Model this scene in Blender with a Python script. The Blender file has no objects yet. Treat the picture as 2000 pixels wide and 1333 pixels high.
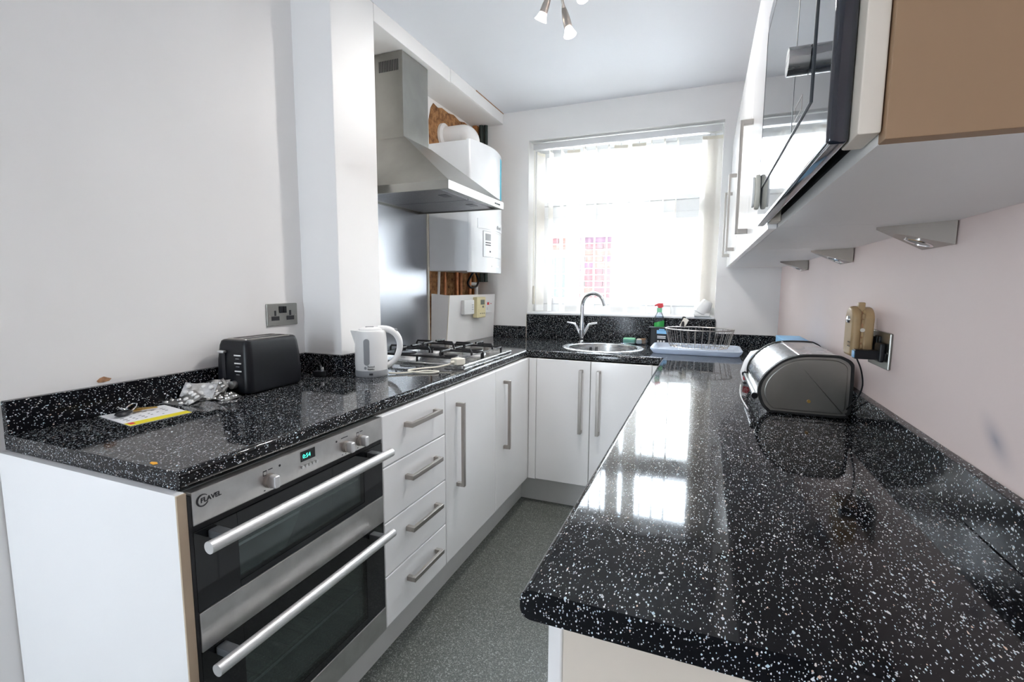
import bpy, bmesh, math, random
from mathutils import Vector, Matrix
random.seed(7)
PI = math.pi
SC = bpy.context.scene
COL = SC.collection

# ------------------------------------------------------------------ camera
FPX, YAW, PITCH, ROLL, CAMZ = 938.38, 0.3787, 0.1125, 0.0062, 1.2672
fw = Vector((-math.sin(YAW) * math.cos(PITCH), math.cos(YAW) * math.cos(PITCH), -math.sin(PITCH)))
rt = Vector((math.cos(YAW), math.sin(YAW), 0))
upv = rt.cross(fw)
r2 = rt * math.cos(ROLL) + upv * math.sin(ROLL)
u2 = upv * math.cos(ROLL) - rt * math.sin(ROLL)
cd = bpy.data.cameras.new('camera')
cam = bpy.data.objects.new('camera', cd)
COL.objects.link(cam)
cd.sensor_width = 36.0
cd.lens = FPX / 2000 * 36.0
cd.clip_start = 0.02
m3 = Matrix((r2, u2, -fw)).transposed()
cam.matrix_world = Matrix.Translation((0, 0, CAMZ)) @ m3.to_4x4()
SC.camera = cam

# ------------------------------------------------------------------ world, exposure
world = bpy.data.worlds.new('overcast_sky')
SC.world = world
world.use_nodes = True
wb = world.node_tree.nodes['Background']
wb.inputs[0].default_value = (0.80, 0.90, 1.0, 1)
wb.inputs[1].default_value = 10.5
SC.view_settings.view_transform = 'Standard'
SC.view_settings.look = 'None'
SC.view_settings.exposure = 1.36
SC.cycles.diffuse_bounces = 8
SC.cycles.max_bounces = 14
SC.view_settings.gamma = 1.0
SC.view_settings.use_curve_mapping = False

def portal(name, loc, rot, sx, sy):
    l = bpy.data.lights.new(name, 'AREA')
    l.shape = 'RECTANGLE'; l.size = sx; l.size_y = sy
    l.cycles.is_portal = True
    o = bpy.data.objects.new(name, l)
    o.location = loc; o.rotation_euler = rot
    COL.objects.link(o)
portal('window_daylight_portal', (-0.54, 3.41, 1.67), (-PI / 2, 0, 0), 1.2, 1.15)
portal('added_rear_fill_portal', (-1.25, -1.71, 1.0), (PI / 2, 0, 0), .46, 1.95)  # unseen rear opening, added to brighten the room from behind

# ------------------------------------------------------------------ material helpers
MATS = {}
def nodes_of(m):
    m.use_nodes = True
    nt = m.node_tree
    return nt, nt.nodes, nt.links, nt.nodes['Principled BSDF']

def pm(name, col, rough=.5, metal=0.0, vary=.03, nscale=14, bump=0.0, bscale=120, spec=.5, coat=0.0, rvary=0.0, aniso=None):
    """principled material with procedural noise variation"""
    if name in MATS: return MATS[name]
    m = bpy.data.materials.new(name); MATS[name] = m
    nt, N, L, b = nodes_of(m)
    b.inputs['Roughness'].default_value = rough
    b.inputs['Metallic'].default_value = metal
    b.inputs['Specular IOR Level'].default_value = spec
    if coat: b.inputs['Coat Weight'].default_value = coat; b.inputs['Coat Roughness'].default_value = .03
    tc = N.new('ShaderNodeTexCoord')
    src = tc.outputs['Object']
    if aniso:
        mp = N.new('ShaderNodeMapping'); mp.inputs['Scale'].default_value = aniso
        L.new(src, mp.inputs[0]); src = mp.outputs[0]
    nz = N.new('ShaderNodeTexNoise'); nz.inputs['Scale'].default_value = nscale; nz.inputs['Detail'].default_value = 4
    L.new(src, nz.inputs['Vector'])
    rp = N.new('ShaderNodeValToRGB')
    c0 = [max(0, c * (1 - vary)) for c in col]; c1 = [min(1, c * (1 + vary)) for c in col]
    rp.color_ramp.elements[0].position = .3; rp.color_ramp.elements[1].position = .7
    rp.color_ramp.elements[0].color = (*c0, 1); rp.color_ramp.elements[1].color = (*c1, 1)
    L.new(nz.outputs['Fac'], rp.inputs['Fac']); L.new(rp.outputs['Color'], b.inputs['Base Color'])
    if rvary:
        mr = N.new('ShaderNodeMapRange'); mr.inputs[3].default_value = max(.02, rough - rvary); mr.inputs[4].default_value = rough + rvary
        L.new(nz.outputs['Fac'], mr.inputs[0]); L.new(mr.outputs[0], b.inputs['Roughness'])
    if bump:
        n2 = N.new('ShaderNodeTexNoise'); n2.inputs['Scale'].default_value = bscale; n2.inputs['Detail'].default_value = 3
        L.new(src, n2.inputs['Vector'])
        bp = N.new('ShaderNodeBump'); bp.inputs['Strength'].default_value = bump; bp.inputs['Distance'].default_value = .002
        L.new(n2.outputs['Fac'], bp.inputs['Height']); L.new(bp.outputs['Normal'], b.inputs['Normal'])
    return m

def worktop_material(name='black_speckled_laminate', r0=.045, r1=.10, spec=.27):
    m = bpy.data.materials.new(name)
    nt, N, L, b = nodes_of(m)
    tc = N.new('ShaderNodeTexCoord')
    prev = None
    base = N.new('ShaderNodeTexNoise'); base.inputs['Scale'].default_value = 9
    L.new(tc.outputs['Object'], base.inputs['Vector'])
    br = N.new('ShaderNodeValToRGB')
    br.color_ramp.elements[0].color = (.0045, .005, .007, 1); br.color_ramp.elements[1].color = (.008, .0085, .011, 1)
    L.new(base.outputs['Fac'], br.inputs['Fac'])
    prev = br.outputs['Color']
    for k, (scale, sel, dist, off) in enumerate(((290, .66, .41, 0.0), (470, .70, .42, 3.3), (150, .87, .34, 7.7))):
        mp = N.new('ShaderNodeMapping'); mp.inputs['Location'].default_value = (off, off * .7, off * .3)
        mp.inputs['Rotation'].default_value = (.5 + k, .7 * k, .3); mp.inputs['Scale'].default_value = (1, .50, .75)
        L.new(tc.outputs['Object'], mp.inputs[0])
        v = N.new('ShaderNodeTexVoronoi'); v.feature = 'F1'; v.distance = 'MANHATTAN'
        v.inputs['Scale'].default_value = scale; v.inputs['Randomness'].default_value = 1
        L.new(mp.outputs[0], v.inputs['Vector'])
        sp = N.new('ShaderNodeSeparateColor'); L.new(v.outputs['Color'], sp.inputs[0])
        a = N.new('ShaderNodeMath'); a.operation = 'GREATER_THAN'; a.inputs[1].default_value = sel
        L.new(sp.outputs[0], a.inputs[0])
        d = N.new('ShaderNodeMath'); d.operation = 'LESS_THAN'; d.inputs[1].default_value = dist
        L.new(v.outputs['Distance'], d.inputs[0])
        mu = N.new('ShaderNodeMath'); mu.operation = 'MULTIPLY'
        L.new(a.outputs[0], mu.inputs[0]); L.new(d.outputs[0], mu.inputs[1])
        cr = N.new('ShaderNodeValToRGB')
        els = cr.color_ramp.elements
        els[0].position = 0; els[0].color = (.45, .46, .48, 1); els[1].position = 1; els[1].color = (.95, .95, .93, 1)
        for pos, c in ((.3, (.78, .80, .82, 1)), (.86, (.55, .70, .78, 1)), (.91, (.72, .52, .40, 1)), (.95, (.85, .85, .83, 1))):
            e = els.new(pos); e.color = c
        L.new(sp.outputs[1], cr.inputs['Fac'])
        mx = N.new('ShaderNodeMix'); mx.data_type = 'RGBA'
        L.new(mu.outputs[0], mx.inputs[0]); L.new(prev, mx.inputs[6]); L.new(cr.outputs['Color'], mx.inputs[7])
        prev = mx.outputs[2]
    L.new(prev, b.inputs['Base Color'])
    b.inputs['Specular IOR Level'].default_value = spec
    sm = N.new('ShaderNodeTexNoise'); sm.inputs['Scale'].default_value = 11; sm.inputs['Detail'].default_value = 5
    L.new(tc.outputs['Object'], sm.inputs['Vector'])
    mr = N.new('ShaderNodeMapRange'); mr.inputs[1].default_value = .35; mr.inputs[2].default_value = .75
    mr.inputs[3].default_value = r0; mr.inputs[4].default_value = r1
    L.new(sm.outputs['Fac'], mr.inputs[0]); L.new(mr.outputs[0], b.inputs['Roughness'])
    return m

def floor_material():
    m = bpy.data.materials.new('grey_green_flecked_vinyl')
    nt, N, L, b = nodes_of(m)
    tc = N.new('ShaderNodeTexCoord')
    v = N.new('ShaderNodeTexVoronoi'); v.inputs['Scale'].default_value = 330
    L.new(tc.outputs['Object'], v.inputs['Vector'])
    sp = N.new('ShaderNodeSeparateColor'); L.new(v.outputs['Color'], sp.inputs[0])
    cr = N.new('ShaderNodeValToRGB')
    els = cr.color_ramp.elements
    els[0].color = (.07, .08, .074, 1); els[1].color = (.40, .43, .40, 1)
    e = els.new(.55); e.color = (.135, .145, .13, 1)
    e = els.new(.85); e.color = (.20, .21, .19, 1)
    L.new(sp.outputs[0], cr.inputs['Fac']); L.new(cr.outputs['Color'], b.inputs['Base Color'])
    b.inputs['Roughness'].default_value = .42
    bp = N.new('ShaderNodeBump'); bp.inputs['Strength'].default_value = .12; bp.inputs['Distance'].default_value = .001
    L.new(sp.outputs[1], bp.inputs['Height']); L.new(bp.outputs['Normal'], b.inputs['Normal'])
    return m

def plaster_material():
    m = bpy.data.materials.new('bare_brown_plaster')
    nt, N, L, b = nodes_of(m)
    tc = N.new('ShaderNodeTexCoord')
    n1 = N.new('ShaderNodeTexNoise'); n1.inputs['Scale'].default_value = 30; n1.inputs['Detail'].default_value = 8; n1.inputs['Roughness'].default_value = .7
    L.new(tc.outputs['Object'], n1.inputs['Vector'])
    cr = N.new('ShaderNodeValToRGB'); els = cr.color_ramp.elements
    els[0].position = .3; els[0].color = (.05, .025, .012, 1)
    els[1].position = .74; els[1].color = (.75, .65, .50, 1)
    for p, c in ((.42, (.22, .10, .04, 1)), (.56, (.42, .21, .085, 1)), (.66, (.50, .28, .13, 1))):
        e = els.new(p); e.color = c
    L.new(n1.outputs['Fac'], cr.inputs['Fac']); L.new(cr.outputs['Color'], b.inputs['Base Color'])
    b.inputs['Roughness'].default_value = .95
    bp = N.new('ShaderNodeBump'); bp.inputs['Strength'].default_value = .6; bp.inputs['Distance'].default_value = .01
    L.new(n1.outputs['Fac'], bp.inputs['Height']); L.new(bp.outputs['Normal'], b.inputs['Normal'])
    return m

def glass_material(name, tint=(1, 1, 1), refl=.06, rough=0.0):
    m = bpy.data.materials.new(name); m.use_nodes = True
    nt = m.node_tree; N = nt.nodes; L = nt.links
    N.remove(N['Principled BSDF'])
    t = N.new('ShaderNodeBsdfTransparent'); t.inputs[0].default_value = (*tint, 1)
    g = N.new('ShaderNodeBsdfGlossy'); g.inputs['Roughness'].default_value = rough
    lw = N.new('ShaderNodeLayerWeight'); lw.inputs[0].default_value = .25
    mr = N.new('ShaderNodeMapRange'); mr.inputs[3].default_value = refl; mr.inputs[4].default_value = .8
    L.new(lw.outputs['Fresnel'], mr.inputs[0])
    mx = N.new('ShaderNodeMixShader')
    L.new(mr.outputs[0], mx.inputs[0]); L.new(t.outputs[0], mx.inputs[1]); L.new(g.outputs[0], mx.inputs[2])
    L.new(mx.outputs[0], N['Material Output'].inputs[0])
    return m

def translucent_material(name, col, fac=.5):
    m = bpy.data.materials.new(name); m.use_nodes = True
    nt = m.node_tree; N = nt.nodes; L = nt.links
    N.remove(N['Principled BSDF'])
    tc = N.new('ShaderNodeTexCoord'); wv = N.new('ShaderNodeTexNoise'); wv.inputs['Scale'].default_value = 60
    L.new(tc.outputs['Object'], wv.inputs['Vector'])
    cr = N.new('ShaderNodeValToRGB')
    cr.color_ramp.elements[0].color = (*[c * .96 for c in col], 1); cr.color_ramp.elements[1].color = (*col, 1)
    L.new(wv.outputs['Fac'], cr.inputs['Fac'])
    d = N.new('ShaderNodeBsdfDiffuse'); t = N.new('ShaderNodeBsdfTranslucent')
    L.new(cr.outputs[0], d.inputs[0]); L.new(cr.outputs[0], t.inputs[0])
    mx = N.new('ShaderNodeMixShader'); mx.inputs[0].default_value = fac
    L.new(d.outputs[0], mx.inputs[1]); L.new(t.outputs[0], mx.inputs[2])
    L.new(mx.outputs[0], N['Material Output'].inputs[0])
    return m

def emit_material(name, col, strength):
    m = bpy.data.materials.new(name)
    nt, N, L, b = nodes_of(m)
    b.inputs['Base Color'].default_value = (*col, 1)
    b.inputs['Emission Color'].default_value = (*col, 1)
    b.inputs['Emission Strength'].default_value = strength
    return m

M_WALL = pm('white_wall_paint', (.87, .862, .85), .65, vary=.012, nscale=3, bump=.05, bscale=160)
M_WALLR = pm('magnolia_wall_paint', (.91, .77, .735), .6, vary=.015, nscale=3, bump=.05, bscale=160)
def add_soft_patch(m, loc, scale, col):
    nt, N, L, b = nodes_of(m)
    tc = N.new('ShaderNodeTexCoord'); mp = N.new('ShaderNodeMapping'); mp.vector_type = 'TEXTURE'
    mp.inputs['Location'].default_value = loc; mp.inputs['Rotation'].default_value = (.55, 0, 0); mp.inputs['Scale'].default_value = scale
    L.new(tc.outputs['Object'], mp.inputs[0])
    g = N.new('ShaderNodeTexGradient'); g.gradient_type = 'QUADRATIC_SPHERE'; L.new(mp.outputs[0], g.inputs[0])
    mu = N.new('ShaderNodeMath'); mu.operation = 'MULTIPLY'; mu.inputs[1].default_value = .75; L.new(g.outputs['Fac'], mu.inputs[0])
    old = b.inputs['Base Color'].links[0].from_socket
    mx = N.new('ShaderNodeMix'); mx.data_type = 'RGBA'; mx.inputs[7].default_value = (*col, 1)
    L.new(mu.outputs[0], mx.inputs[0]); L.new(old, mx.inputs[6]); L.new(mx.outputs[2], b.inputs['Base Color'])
add_soft_patch(M_WALLR, (.408, .90, 1.046), (.08, .075, .034), (.30, .30, .37))  # soft blue-grey patch just above the right upstand
M_CEIL = pm('white_ceiling_paint', (.80, .815, .85), .8, vary=.008, nscale=2, bump=.05, bscale=180)
M_TOP = worktop_material()
M_UPST = worktop_material('black_speckled_upstand', .10, .13, .12)
M_FLOOR = floor_material()
M_PLASTER = plaster_material()
M_DOOR = pm('gloss_white_cabinet_door', (.90, .90, .90), .16, vary=.01, nscale=4, spec=.5)
M_CARC = pm('white_melamine', (.86, .85, .84), .4, vary=.01, nscale=5)
M_CREAM_SHADE = pm('shade_toned_cream_melamine', (.34, .215, .125), .5, vary=.03, nscale=6)  # cream upper side panel, darkened in its colour to stand in for shade
M_CREAM2 = pm('pale_cream_melamine', (.74, .67, .58), .45, vary=.02)
M_OVST = pm('oven_steel', (.56, .55, .54), .33, 1, vary=.09, nscale=26, rvary=.06)
M_EDGE = pm('beige_edging', (.50, .40, .29), .5, vary=.05)
M_PLINTH = pm('grey_white_plinth', (.68, .68, .67), .35, vary=.02)
M_STEEL = pm('brushed_steel', (.33, .328, .305), .31, 1, vary=.10, nscale=7, rvary=.07, aniso=(1, 1, 1))
M_STEELB = pm('brushed_steel_grain', (.62, .62, .62), .27, 1, vary=.05, nscale=12, rvary=.05, aniso=(1, 1, 12))
M_SPLASH = pm('steel_splashback_sheet', (.45, .47, .51), .31, 1, vary=.05, nscale=3, rvary=.06, bump=.05, bscale=6)
M_HANDLE = pm('satin_nickel', (.46, .43, .40), .34, 1, vary=.04)
M_ALU = pm('satin_aluminium_bar', (.70, .70, .70), .48, 1, vary=.03)
M_CHROME = pm('chrome', (.82, .83, .85), .08, 1, vary=.02)
M_BLACKG = pm('black_glass', (.008, .009, .011), .04, vary=.1, spec=.6)
M_MWG = pm('microwave_black_glass', (.012, .016, .028), .05, vary=.1, spec=1.0)
M_BLACKP = pm('black_plastic', (.006, .007, .010), .36, vary=.15, spec=.35)
M_BLACKM = pm('black_enamel', (.01, .01, .012), .3, vary=.2)
M_RUBBER = pm('black_rubber', (.012, .012, .012), .6, vary=.2)
M_WHITEP = pm('white_plastic', (.84, .84, .83), .28, vary=.01)
M_WHITEB = pm('boiler_white_enamel', (.84, .86, .88), .22, vary=.01)
M_PVC = pm('white_upvc', (.86, .87, .88), .3, vary=.01)
M_GREYP = pm('grey_plastic', (.30, .31, .32), .35, vary=.05)
M_DGREY = pm('dark_grey_plastic', (.07, .075, .08), .4, vary=.1)
M_BEIGE = pm('aged_beige_plastic', (.46, .32, .165), .45, vary=.06, nscale=30)
M_YELLOWP = pm('aged_cream_plastic', (.78, .70, .42), .45, vary=.03)
M_CREAMP = pm('cream_cable_plastic', (.80, .76, .66), .4, vary=.03)
M_COPPER = pm('tarnished_copper', (.45, .20, .10), .45, 1, vary=.3, nscale=30)
M_TIMBER = pm('old_brown_timber', (.36, .16, .05), .8, vary=.4, nscale=20)
M_GREENPIPE = pm('dark_green_painted_pipe', (.03, .05, .045), .5, vary=.3)
M_GLASS = glass_material('window_glass')
M_OVENG = glass_material('tinted_oven_glass', (.68, .76, .76), .06)
M_CLEAR = glass_material('clear_bottle_plastic', (.82, .88, .95), .08, .05)
M_TRAY = translucent_material('frosted_tray_plastic', (.80, .86, .95), .35)
M_SLAT = translucent_material('white_blind_fabric', (.93, .91, .88), .6)
M_FROST = translucent_material('frosted_lamp_glass', (.92, .90, .88), .55)
M_BRICK = [pm('red_brick_%d' % i, c, .9, vary=.15, nscale=40, bump=.3, bscale=200) for i, c in enumerate(((.070, .026, .024), (.062, .023, .024), (.048, .023, .034), (.078, .033, .025)))]
M_MORTAR = pm('pale_mortar', (.45, .42, .40), .95, vary=.08)
M_RENDER = pm('white_render', (.85, .84, .82), .9, vary=.03, bump=.3)
M_PAVE = pm('pale_paving', (.34, .33, .31), .9, vary=.1)
M_BLUEPANE = pm('outbuilding_window_glass', (.02, .032, .055), .5, vary=.1)
M_PAPER = pm('white_card', (.86, .86, .88), .5, vary=.01)
M_YELLOW = pm('yellow_print', (.85, .72, .01), .5, vary=.03)
M_INK = pm('black_print', (.02, .02, .025), .5, vary=.1)
M_RED = pm('red_plastic', (.70, .03, .04), .35, vary=.05)
M_GREENL = pm('green_print', (.05, .45, .10), .4, vary=.1)
M_GREENP = pm('mint_green_sponge', (.30, .70, .45), .7, vary=.1, bump=.3)
M_BLUE = pm('light_blue_print', (.25, .55, .85), .4, vary=.05)
M_CYAN = pm('cyan_sticker', (.02, .45, .62), .4, vary=.1)
M_FOIL = pm('silver_foil', (.75, .74, .73), .28, 1, vary=.15, nscale=60, bump=.4, bscale=300)
M_BRASS = pm('brass_key', (.60, .40, .13), .3, 1, vary=.1)
M_ORANGE = pm('orange_print', (.85, .40, .02), .5, vary=.1)
M_SCUFF = pm('brown_scuff', (.40, .22, .12), .8, vary=.3, nscale=80)
M_ENAMEL = pm('oven_cavity_enamel', (.20, .225, .225), .4, vary=.2)
M_DISPLAY = emit_material('green_clock_digits', (.05, .8, .5), 1.0)
M_LCD = pm('grey_lcd', (.16, .18, .15), .3, vary=.05)
M_MESHF = pm('grease_filter_mesh', (.30, .30, .31), .45, .8, vary=.25, nscale=300)

# ------------------------------------------------------------------ geometry helpers
class MB:
    def __init__(s): s.v = []; s.f = []; s.M = None
    def add(s, vs, fs):
        n = len(s.v)
        for p in vs:
            p = Vector(p)
            if s.M is not None: p = s.M @ p
            s.v.append(p)
        s.f += [tuple(i + n for i in f) for f in fs]
        return s
    def bm(s, b):
        b.verts.index_update()
        s.add([v.co.copy() for v in b.verts], [[v.index for v in f.verts] for f in b.faces]); b.free(); return s
    def box(s, x0, x1, y0, y1, z0, z1, bev=0, seg=2):
        x0, x1 = min(x0, x1), max(x0, x1); y0, y1 = min(y0, y1), max(y0, y1); z0, z1 = min(z0, z1), max(z0, z1)
        b = bmesh.new()
        bmesh.ops.create_cube(b, size=1)
        for v in b.verts:
            v.co = Vector((x0 + (v.co.x + .5) * (x1 - x0), y0 + (v.co.y + .5) * (y1 - y0), z0 + (v.co.z + .5) * (z1 - z0)))
        if bev:
            bev = min(bev, .49 * min(x1 - x0, y1 - y0, z1 - z0))
            bmesh.ops.bevel(b, geom=b.edges[:], offset=bev, segments=seg, profile=.5, affect='EDGES')
        return s.bm(b)
    def prism(s, poly, axis, a0, a1, bev=0, seg=2):
        """poly: 2D points; axis x: (y,z), y: (x,z), z: (x,y)"""
        def P(p, a):
            return (a, p[0], p[1]) if axis == 'x' else (p[0], a, p[1]) if axis == 'y' else (p[0], p[1], a)
        b = bmesh.new()
        v0 = [b.verts.new(P(p, a0)) for p in poly]; v1 = [b.verts.new(P(p, a1)) for p in poly]
        n = len(poly)
        b.faces.new(v0); b.faces.new(v1[::-1])
        for i in range(n): b.faces.new((v0[i], v1[i], v1[(i + 1) % n], v0[(i + 1) % n]))
        bmesh.ops.recalc_face_normals(b, faces=b.faces[:])
        if bev:
            es = [e for e in b.edges if len({v in v0 for v in e.verts}) == 1]
            bmesh.ops.bevel(b, geom=es, offset=bev, segments=seg, profile=.5, affect='EDGES')
        return s.bm(b)
    def frame(s, d):
        d = Vector(d).normalized()
        a = Vector((0, 0, 1)) if abs(d.z) < .9 else Vector((1, 0, 0))
        u = d.cross(a).normalized(); return u, d.cross(u).normalized()
    def cyl(s, p0, p1, r0, r1=None, n=20, cap=True):
        r1 = r0 if r1 is None else r1
        p0, p1 = Vector(p0), Vector(p1); u, w = s.frame(p1 - p0)
        vs = []
        for p, r in ((p0, r0), (p1, r1)):
            vs += [p + (u * math.cos(2 * PI * i / n) + w * math.sin(2 * PI * i / n)) * r for i in range(n)]
        fs = [(i, (i + 1) % n, n + (i + 1) % n, n + i) for i in range(n)]
        if cap: fs += [tuple(range(n))[::-1], tuple(range(n, 2 * n))]
        return s.add(vs, fs)
    def tube(s, pts, r, n=8, closed=False, cap=True):
        pts = [Vector(p) for p in pts]; m = len(pts)
        R = r if isinstance(r, (list, tuple)) else [r] * m
        u = None; vs = []
        for i, p in enumerate(pts):
            if closed: d = pts[(i + 1) % m] - pts[i - 1]
            else: d = pts[min(i + 1, m - 1)] - pts[max(i - 1, 0)]
            if d.length < 1e-9: d = Vector((0, 0, 1))
            d.normalize()
            if u is None: u, w = s.frame(d)
            else:
                u = (u - d * u.dot(d)).normalized(); w = d.cross(u)
            w = d.cross(u)
            vs += [p + (u * math.cos(2 * PI * k / n) + w * math.sin(2 * PI * k / n)) * R[i] for k in range(n)]
        fs = []
        for i in range(m if closed else m - 1):
            j = (i + 1) % m
            fs += [(i * n + k, i * n + (k + 1) % n, j * n + (k + 1) % n, j * n + k) for k in range(n)]
        if cap and not closed: fs += [tuple(range(n))[::-1], tuple(range((m - 1) * n, m * n))]
        return s.add(vs, fs)
    def lathe(s, prof, c=(0, 0, 0), n=32, axis=None):
        c = Vector(c); A = axis or Matrix.Identity(3)
        vs = []; fs = []
        for r, z in prof:
            vs += [c + A @ Vector((max(r, 1e-5) * math.cos(2 * PI * k / n), max(r, 1e-5) * math.sin(2 * PI * k / n), z)) for k in range(n)]
        for i in range(len(prof) - 1):
            fs += [(i * n + k, i * n + (k + 1) % n, (i + 1) * n + (k + 1) % n, (i + 1) * n + k) for k in range(n)]
        return s.add(vs, fs)
    def build(s, name, mat, parent=None, angle=38, label=None):
        off = Vector(ROOT_OFF.get(parent.name, (0, 0, 0))) if parent else Vector((0, 0, 0))
        me = bpy.data.meshes.new(name)
        me.from_pydata([tuple(v - off) for v in s.v], [], s.f)
        me.validate()
        b = bmesh.new(); b.from_mesh(me)
        bmesh.ops.recalc_face_normals(b, faces=b.faces[:]); b.to_mesh(me); b.free()
        me.shade_smooth(); me.set_sharp_from_angle(angle=math.radians(angle))
        me.materials.append(mat)
        o = bpy.data.objects.new(name, me); COL.objects.link(o)
        wn_ = o.modifiers.new('weighted_normals', 'WEIGHTED_NORMAL'); wn_.keep_sharp = True
        if parent:
            o.parent = parent
            ROOT_OFF[o.name] = tuple(off)
        if label: o['label'] = label
        return o
ROOT_OFF = {}

def thing(name, label, cat, loc=(0, 0, 0), rotz=0, group=None, local=False):
    o = bpy.data.objects.new(name, None); COL.objects.link(o)
    o.empty_display_size = .05
    o.location = loc; o.rotation_euler = (0, 0, rotz); o['label'] = label; o['category'] = cat
    if group: o['group'] = group
    ROOT_OFF[o.name] = (0, 0, 0) if local else tuple(loc)
    return o
def tag(o, label, cat, group=None):
    o['label'] = label; o['category'] = cat
    if group: o['group'] = group
    return o
def struct(o, label=None):
    o['kind'] = 'structure'
    if label: o['label'] = label
    return o
def B(*a, **k): return MB().box(*a, **k)

def text_mb(body, size, M, depth=.0006, align='LEFT', bold=False):
    cu = bpy.data.curves.new('txt', 'FONT'); cu.body = body; cu.size = size; cu.extrude = depth
    cu.align_x = align; cu.resolution_u = 2
    if bold: cu.offset = size * .02
    o = bpy.data.objects.new('txt', cu); COL.objects.link(o)
    dg = bpy.context.evaluated_depsgraph_get()
    me = bpy.data.meshes.new_from_object(o.evaluated_get(dg))
    mb = MB(); mb.M = M
    mb.add([v.co.copy() for v in me.vertices], [tuple(p.vertices) for p in me.polygons])
    bpy.data.objects.remove(o); bpy.data.curves.remove(cu); bpy.data.meshes.remove(me)
    mb.M = None
    return mb
def basis(x, y, loc):
    x, y = Vector(x), Vector(y); z = x.cross(y)
    return Matrix.Translation(loc) @ Matrix((x, y, z)).transposed().to_4x4()
def faceX(loc): return basis((0, 1, 0), (0, 0, 1), loc)       # faces +X
def facemX(loc): return basis((0, -1, 0), (0, 0, 1), loc)     # faces -X
def facemY(loc): return basis((1, 0, 0), (0, 0, 1), loc)      # faces -Y

def rrect(x0, x1, y0, y1, r, n=6):
    pts = []
    for cx, cy, a0 in ((x1 - r, y0 + r, -PI / 2), (x1 - r, y1 - r, 0), (x0 + r, y1 - r, PI / 2), (x0 + r, y0 + r, PI)):
        pts += [(cx + r * math.cos(a0 + PI / 2 * i / n), cy + r * math.sin(a0 + PI / 2 * i / n)) for i in range(n + 1)]
    return pts
def bez(p0, p1, p2, p3, n=12):
    p0, p1, p2, p3 = map(Vector, (p0, p1, p2, p3))
    return [p0 * (1 - t) ** 3 + p1 * 3 * t * (1 - t) ** 2 + p2 * 3 * t * t * (1 - t) + p3 * t ** 3 for t in [i / n for i in range(n + 1)]]
def catmull(pts, n=6):
    P = [Vector(p) for p in pts]; P = [P[0]] + P + [P[-1]]; out = []
    for i in range(1, len(P) - 2):
        a, b, c, d = P[i - 1:i + 3]
        for k in range(n):
            t = k / n
            out.append(.5 * (2 * b + (c - a) * t + (2 * a - 5 * b + 4 * c - d) * t * t + (3 * b - a - 3 * c + d) * t ** 3))
    out.append(P[-2]); return out

# ------------------------------------------------------------------ room dimensions
XLW, XP, XA, XRW = -1.535, -1.344, -1.56, .408
YP, YP2, YW = 1.526, 1.786, 3.179
ZC, ZB = 2.4466, 2.374
YR = -1.7
TOPZ, TOPB, ZU = .91, .872, .991
XLF, XRF, YBF = -.917, -.188, 2.544
YLN, YRN = .586, .503
XDF = -.902          # left door fronts
YDF = 2.529          # back door fronts

# ------------------------------------------------------------------ structure
struct(B(-1.75, .6, YR - .2, 3.45, -.1, 0).build('floor', M_FLOOR))
struct(B(-1.75, .6, YR - .2, 3.45, ZC, ZC + .1).build('ceiling', M_CEIL))
wl = struct(B(XLW - .2, XLW, YR, YP2, 0, ZC).build('wall_left', M_WALL))
scuff = MB().prism([(.782, 1.003), (.79, 1.010), (.80, 1.013), (.808, 1.009), (.818, 1.005), (.812, .999), (.797, .997), (.786, .998)], 'x', XLW - .001, XLW + .0012)
scuff.build('paint_chip', M_SCUFF, wl, label='brown chip in the paint above the upstand')
wp = struct(B(XLW - .1, XP, YP, YP2, 0, ZC, bev=.006).build('wall_pier', M_WALL))
wa = struct(B(XA - .15, XA, YP2 - .02, YW + .02, 0, ZC).build('wall_alcove', M_WALL))
# bare plaster patch behind the boiler
poly = [(2.545, .86), (2.555, 1.2), (2.55, 1.6), (2.57, 2.05), (2.565, 2.24), (2.59, 2.32), (2.62, 2.355), (2.67, 2.345), (2.72, 2.36), (2.80, 2.355), (2.87, 2.366),
        (2.95, 2.352), (3.02, 2.366), (3.10, 2.36), (3.178, 2.372), (3.178, .86)]
MB().prism(poly, 'x', XA - .002, XA + .004).build('bare_plaster', M_PLASTER, wa, label='bare brown plaster behind the boiler')
bk = struct(B(XA, XP, YP2 - .001, YW, ZB, ZC, bev=.003).build('wall_bulkhead', M_WALL))
B(XP - .01, XP + .006, 2.44, YW - .002, ZB + .001, ZC - .002, bev=.002).build('plaster_board', M_WALL, bk)
B(XP + .0055, XP + .008, 2.75, YW - .004, ZC - .006, ZC - .0005).build('ceiling_crack', M_SCUFF, bk, label='brown crack along the ceiling line')
struct(B(XRW, XRW + .2, YR, YW + .02, 0, ZC).build('wall_right', M_WALLR))
# window wall with opening
WX0, WX1, WZ0, WZ1 = -1.15, .064, 1.089, 2.248
mb = MB()
mb.box(-1.75, WX0, YW, 3.42, 0, ZC); mb.box(WX1, .6, YW, 3.42, 0, ZC)
mb.box(WX0, WX1, YW, 3.42, 0, WZ0); mb.box(WX0, WX1, YW, 3.42, WZ1, ZC)
struct(mb.build('wall_back', M_WALL))
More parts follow.
